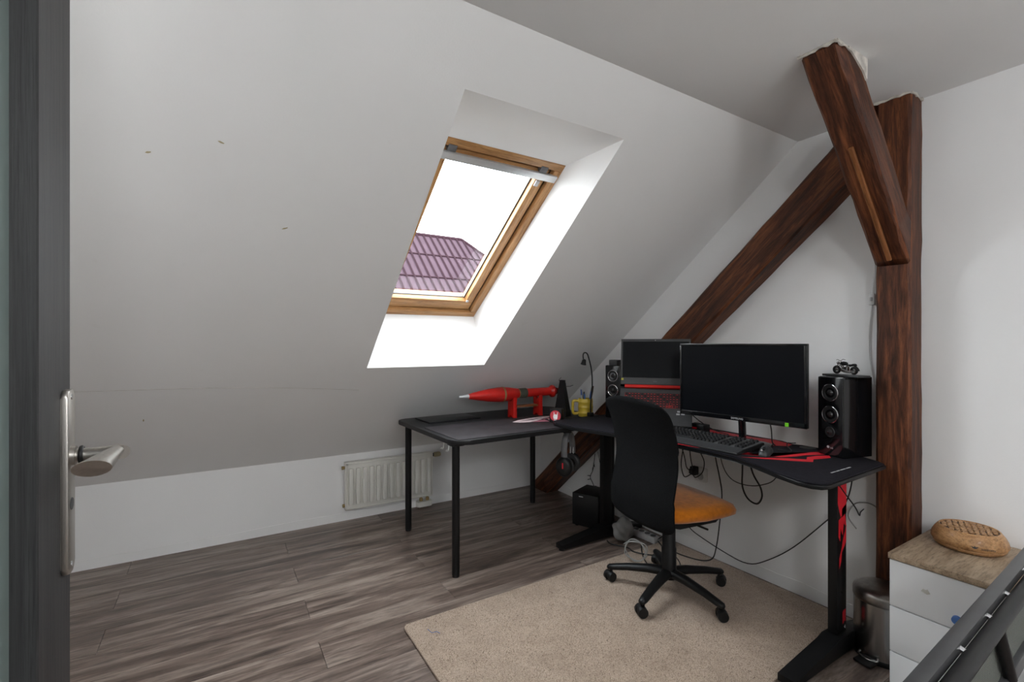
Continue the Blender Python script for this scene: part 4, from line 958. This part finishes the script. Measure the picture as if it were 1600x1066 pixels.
cable('lamp_wire', 'white wire hanging from the inline switch down behind the loudspeaker', [(-.006, -2.482, 1.394), (-.006, -2.471, 1.275), (-.006, -2.473, 1.163), (-.006, -2.485, 1.08), (-.006, -2.500, 1.0), (-.006, -2.505, .80)], .0022, m_whitep)
swt = thing('inline_switch', 'small white inline switch on the wire beside the timber post', 'switch', (-.010, -2.483, 1.394))
B().box(-.008, .008, -.011, .011, 0, .050, .004).build('body', m_whitep, swt); B().box(-.011, -.007, -.005, .005, .016, .034, .002).build('rocker', m_lgrey, swt)
cable('string_wire', 'black fairy light wire with bulbs hanging on the wall by the subwoofer', [(-.012, -.715, .40), (-.01, -.702, .336), (-.01, -.688, .27), (-.01, -.659, .215), (-.01, -.688, .174), (-.01, -.716, .133), (-.012, -.745, .09)], .0022)
sw_o = bpy.data.objects['string_wire']
for (y, z, dy, dz) in ((-.695, .30, .006, -.035), (-.668, .225, .035, -.006), (-.668, .20, .035, -.012), (-.705, .155, -.03, .008), (-.70, .33, -.012, -.03)):
    B().tube([(-.012, y, z), (-.014, y + dy * .6, z + dz * .6), (-.014, y + dy, z + dz)], [.0018, .0035, .002], 6).build('bulb', m_black, sw_o)
cable('wall_wire', 'thin black wire hanging beside the fairy light wire', [(-.01, -.745, .42), (-.01, -.765, .35), (-.01, -.786, .293), (-.01, -.82, .207), (-.012, -.85, .14)], .0018)
cable('wall_cable', 'grey cable bulging from the wall beside the timber post', [(-.05, -2.44, .42), (-.03, -2.40, .46), (-.008, -2.414, .511), (-.006, -2.451, .530), (-.006, -2.489, .527), (-.006, -2.525, .50)], .0028, m_gcable)
# wall socket with plugs
so = thing('wall_socket', 'white double wall socket under the desk with black plugs in it', 'socket', (0, -1.625, .46))
B().prism(rounded(-.042, .042, -.042, .042, .008), 0, .010, .003, basis((0, 0, 0), (0, -1, 0), (0, 0, 1), (-1, 0, 0))).build('face_plate', m_whitep, so)
B().cyl((-.009, 0, -.012), (-.012, 0, -.012), .021, .021, 24).build('outlet', m_lgrey, so)
pg = thing('plug', 'black plug pushed into the wall socket under the desk', 'plug', (-.0125, -1.600, .475))
B().box(-.040, 0, -.018, .018, -.020, .030, .006).build('body', m_black, pg); B().box(-.055, -.036, -.012, .012, -.01, .018, .004).build('grip', m_black, pg)
plugs = [[(-.05, -1.60, .478), (-.08, -1.585, .50), (-.07, -1.56, .56), (-.07, -1.53, .64), (-.09, -1.52, .72)], [(-.05, -1.605, .490), (-.09, -1.62, .56), (-.08, -1.60, .64), (-.08, -1.575, .725)], [(-.05, -1.60, .47), (-.075, -1.64, .455), (-.06, -1.675, .49), (-.05, -1.68, .55), (-.06, -1.66, .61), (-.08, -1.65, .722)], [(-.045, -1.592, .462), (-.07, -1.56, .44), (-.06, -1.53, .50), (-.05, -1.53, .57), (-.06, -1.555, .65), (-.07, -1.56, .722)]]
labs = ['black plug cable rising leftmost above the wall socket', 'black plug cable rising straight up above the wall socket', 'black plug cable curving right of the wall socket', 'black plug cable bending down and left of the wall socket']
for p_, l_ in zip(plugs, labs): cable('plug_cable', l_, p_, .003)
cable('desk_cable', 'thin black cable slanting down from the right desk corner', [(-.42, -2.512, .722), (-.36, -2.52, .66), (-.27, -2.525, .58), (-.17, -2.50, .52), (-.06, -2.46, .50), (-.004, -2.45, .50)], .0024)
cable('monitor_cable', 'black cable hanging behind the monitor neck', [(-.235, -2.155, .90), (-.225, -2.165, .83), (-.225, -2.17, .77), (-.21, -2.175, .7535)], .003)
cable('laptop_cable', 'black cable between the laptop and the monitor', [(-.27, -1.69, .94), (-.26, -1.72, .88), (-.22, -1.76, .82), (-.18, -1.83, .77), (-.15, -1.90, .7535)], .0026)

# ================================================================== PEDAL BIN
bn = thing('pedal_bin', 'round brushed steel pedal bin between desk leg and cabinet', 'bin', (-.185, -2.588, 0), math.radians(174))
B().lathe([(.0, .004), (.096, .004), (.0965, .02), (.0965, .222), (.0, .222)], 44).build('body', m_steel, bn, 40)
B().lathe([(.0975, 0), (.099, .004), (.099, .016), (.0965, .020)], 44).build('base_ring', m_black, bn)
B().lathe([(.0975, .222), (.0995, .226), (.0995, .250), (.096, .258), (.080, .268), (.040, .276), (.0, .278)], 44).build('lid', M('steel_lid', (.33, .31, .29), .32, 1.0, .15, 60), bn, 40)
B().box(.080, .150, -.030, .030, .006, .016, .003).build('pedal', m_black, bn); B().tube([(.099, -.03, .03), (.11, -.03, .022), (.118, 0, .020), (.11, .03, .022), (.099, .03, .03)], .004, 8, 4).build('pedal_guard', m_steel, bn)

# ================================================================== CABINET AND DIFFUSER
cb = thing('drawer_cabinet', 'white drawer cabinet with an oak top beside the timber post', 'cabinet', (-.003, -2.692, 0))
CWD = .40; CD = .42
B().box(-CD + .016, 0, -CWD, 0, .0, .480, .001).build('body', m_white, cb)
tp = B().box(-.2125, .2125, -CWD / 2 - .002, CWD / 2 + .002, 0, .020, .001).build('top_board', m_oak, cb); tp.location = (-.2115, -CWD / 2, .480)
for i, (a, b) in enumerate(((.318, .477), (.160, .314), (.004, .156))):
    d_ = B().box(-CD, -CD + .017, -CWD + .0015, -.0015, a, b, .001).build('drawer_front', m_white, cb)
    if i == 0:
        kn = B().cyl((-CD, -.180, .352), (-CD - .012, -.180, .352), .013, .012, 22).build('blue_sticker_knob', m_blue, d_)
        B().prism([(-.012, -.004), (-.006, .006), (.0, .004), (.006, .008), (.010, .0), (.013, -.004), (.004, -.009), (-.005, -.006)], 0, .0006, 0, basis((-CD - .0004, -.100, .407), (0, -1, 0), (0, 0, 1), (-1, 0, 0))).build('glue_mark', M('glue_residue', (.50, .49, .45), .7), d_, 0)
df = thing('aroma_diffuser', 'round wood look aroma diffuser with carved top on the cabinet', 'diffuser', (-.130, -2.825, .5005), math.radians(20))
B().lathe([(.0, 0), (.082, 0), (.092, .003), (.0975, .010), (.0985, .013), (.0975, .0145)], 48).build('base', m_diffw, df, 50)
B().lathe([(.0985, .0150), (.1030, .022), (.1035, .028), (.1005, .040), (.0935, .054), (.0850, .066), (.0815, .0695), (.0785, .0690), (.0775, .0655), (.0, .0655)], 48).build('shell', m_diffw, df, 50)
B().lathe([(.0, .0655), (.0772, .0655), (.0772, .0662), (.0, .0662)], 40).build('dark_inlay', M('dark_wood_inlay', (.05, .02, .008), .6), df)
rnd = random.Random(4)
for iy in range(-5, 6):
    for ix in range(-5, 6):
        hx = ix * .0190 + (.0095 if iy % 2 else 0); hy = iy * .0165
        if hx * hx + hy * hy > .0705 ** 2: continue
        rr_ = [rnd.uniform(.0062, .0098) for _ in range(6)]
        B().prism([(hx + rr_[q] * math.cos(q * PI / 3 + .5), hy + rr_[q] * math.sin(q * PI / 3 + .5)) for q in range(6)], .0660, .0692).build('carved_leaf', m_diffw, df, 0)
ang = math.radians(196)
def on_shell(a, z, r): return basis((r * math.cos(a), r * math.sin(a), z), (-math.sin(a), math.cos(a), 0), (0, 0, 1), (math.cos(a), math.sin(a), 0))
lettering('brand_lettering', 'medisana', .0105, M('logo_grey', (.05, .05, .055), .5), df, on_shell(ang + .10, .030, .1040), .0002)
B().prism([(-.010, .004), (-.003, .001), (.0, .005), (.003, .001), (.010, .004), (.004, -.004), (.0, -.005), (-.005, -.003)], 0, .0006, 0, on_shell(ang - .24, .033, .1036)).build('logo_mark', M('logo_grey', (.05, .05, .055), .5), df, 0)

# ================================================================== BED END
be = thing('bed_frame', 'black metal bed end with flat rail and woven mesh panel in the right corner', 'bed', (-1.10, -3.112, 0), math.radians(2.4))
B().box(-.62, .62, .010, .034, .678, .700, .003).build('top_rail', M('bed_rail_grey', (.050, .050, .052), .38), be)
B().cyl((-.60, -.006, .682), (.60, -.006, .682), .0135, .0135, 16).build('tube', m_blackm, be)
for x in (-.40, -.20, -.02, .13, .32, .50): B().cyl((x, -.004, .684), (x, .014, .690), .006, .006, 10).build('spacer', m_chrome, be)
for x in (-.40, -.035, .33): B().tube([(x, -.008, .678), (x + .090, -.010, .548)], .0105, 12).build('strut', m_blackm, be)
B().box(-.58, .58, .002, .007, .545, .678).build('mesh_panel', m_woven, be, 0)
B().box(-.60, .60, -.010, .020, .515, .548, .004).build('lower_rail', M('bed_rail_grey', (.050, .050, .052), .38), be)
for x in (-.605, .605): B().box(x - .018, x + .018, -.014, .024, 0, .69, .004).build('bed_post', m_blackm, be)
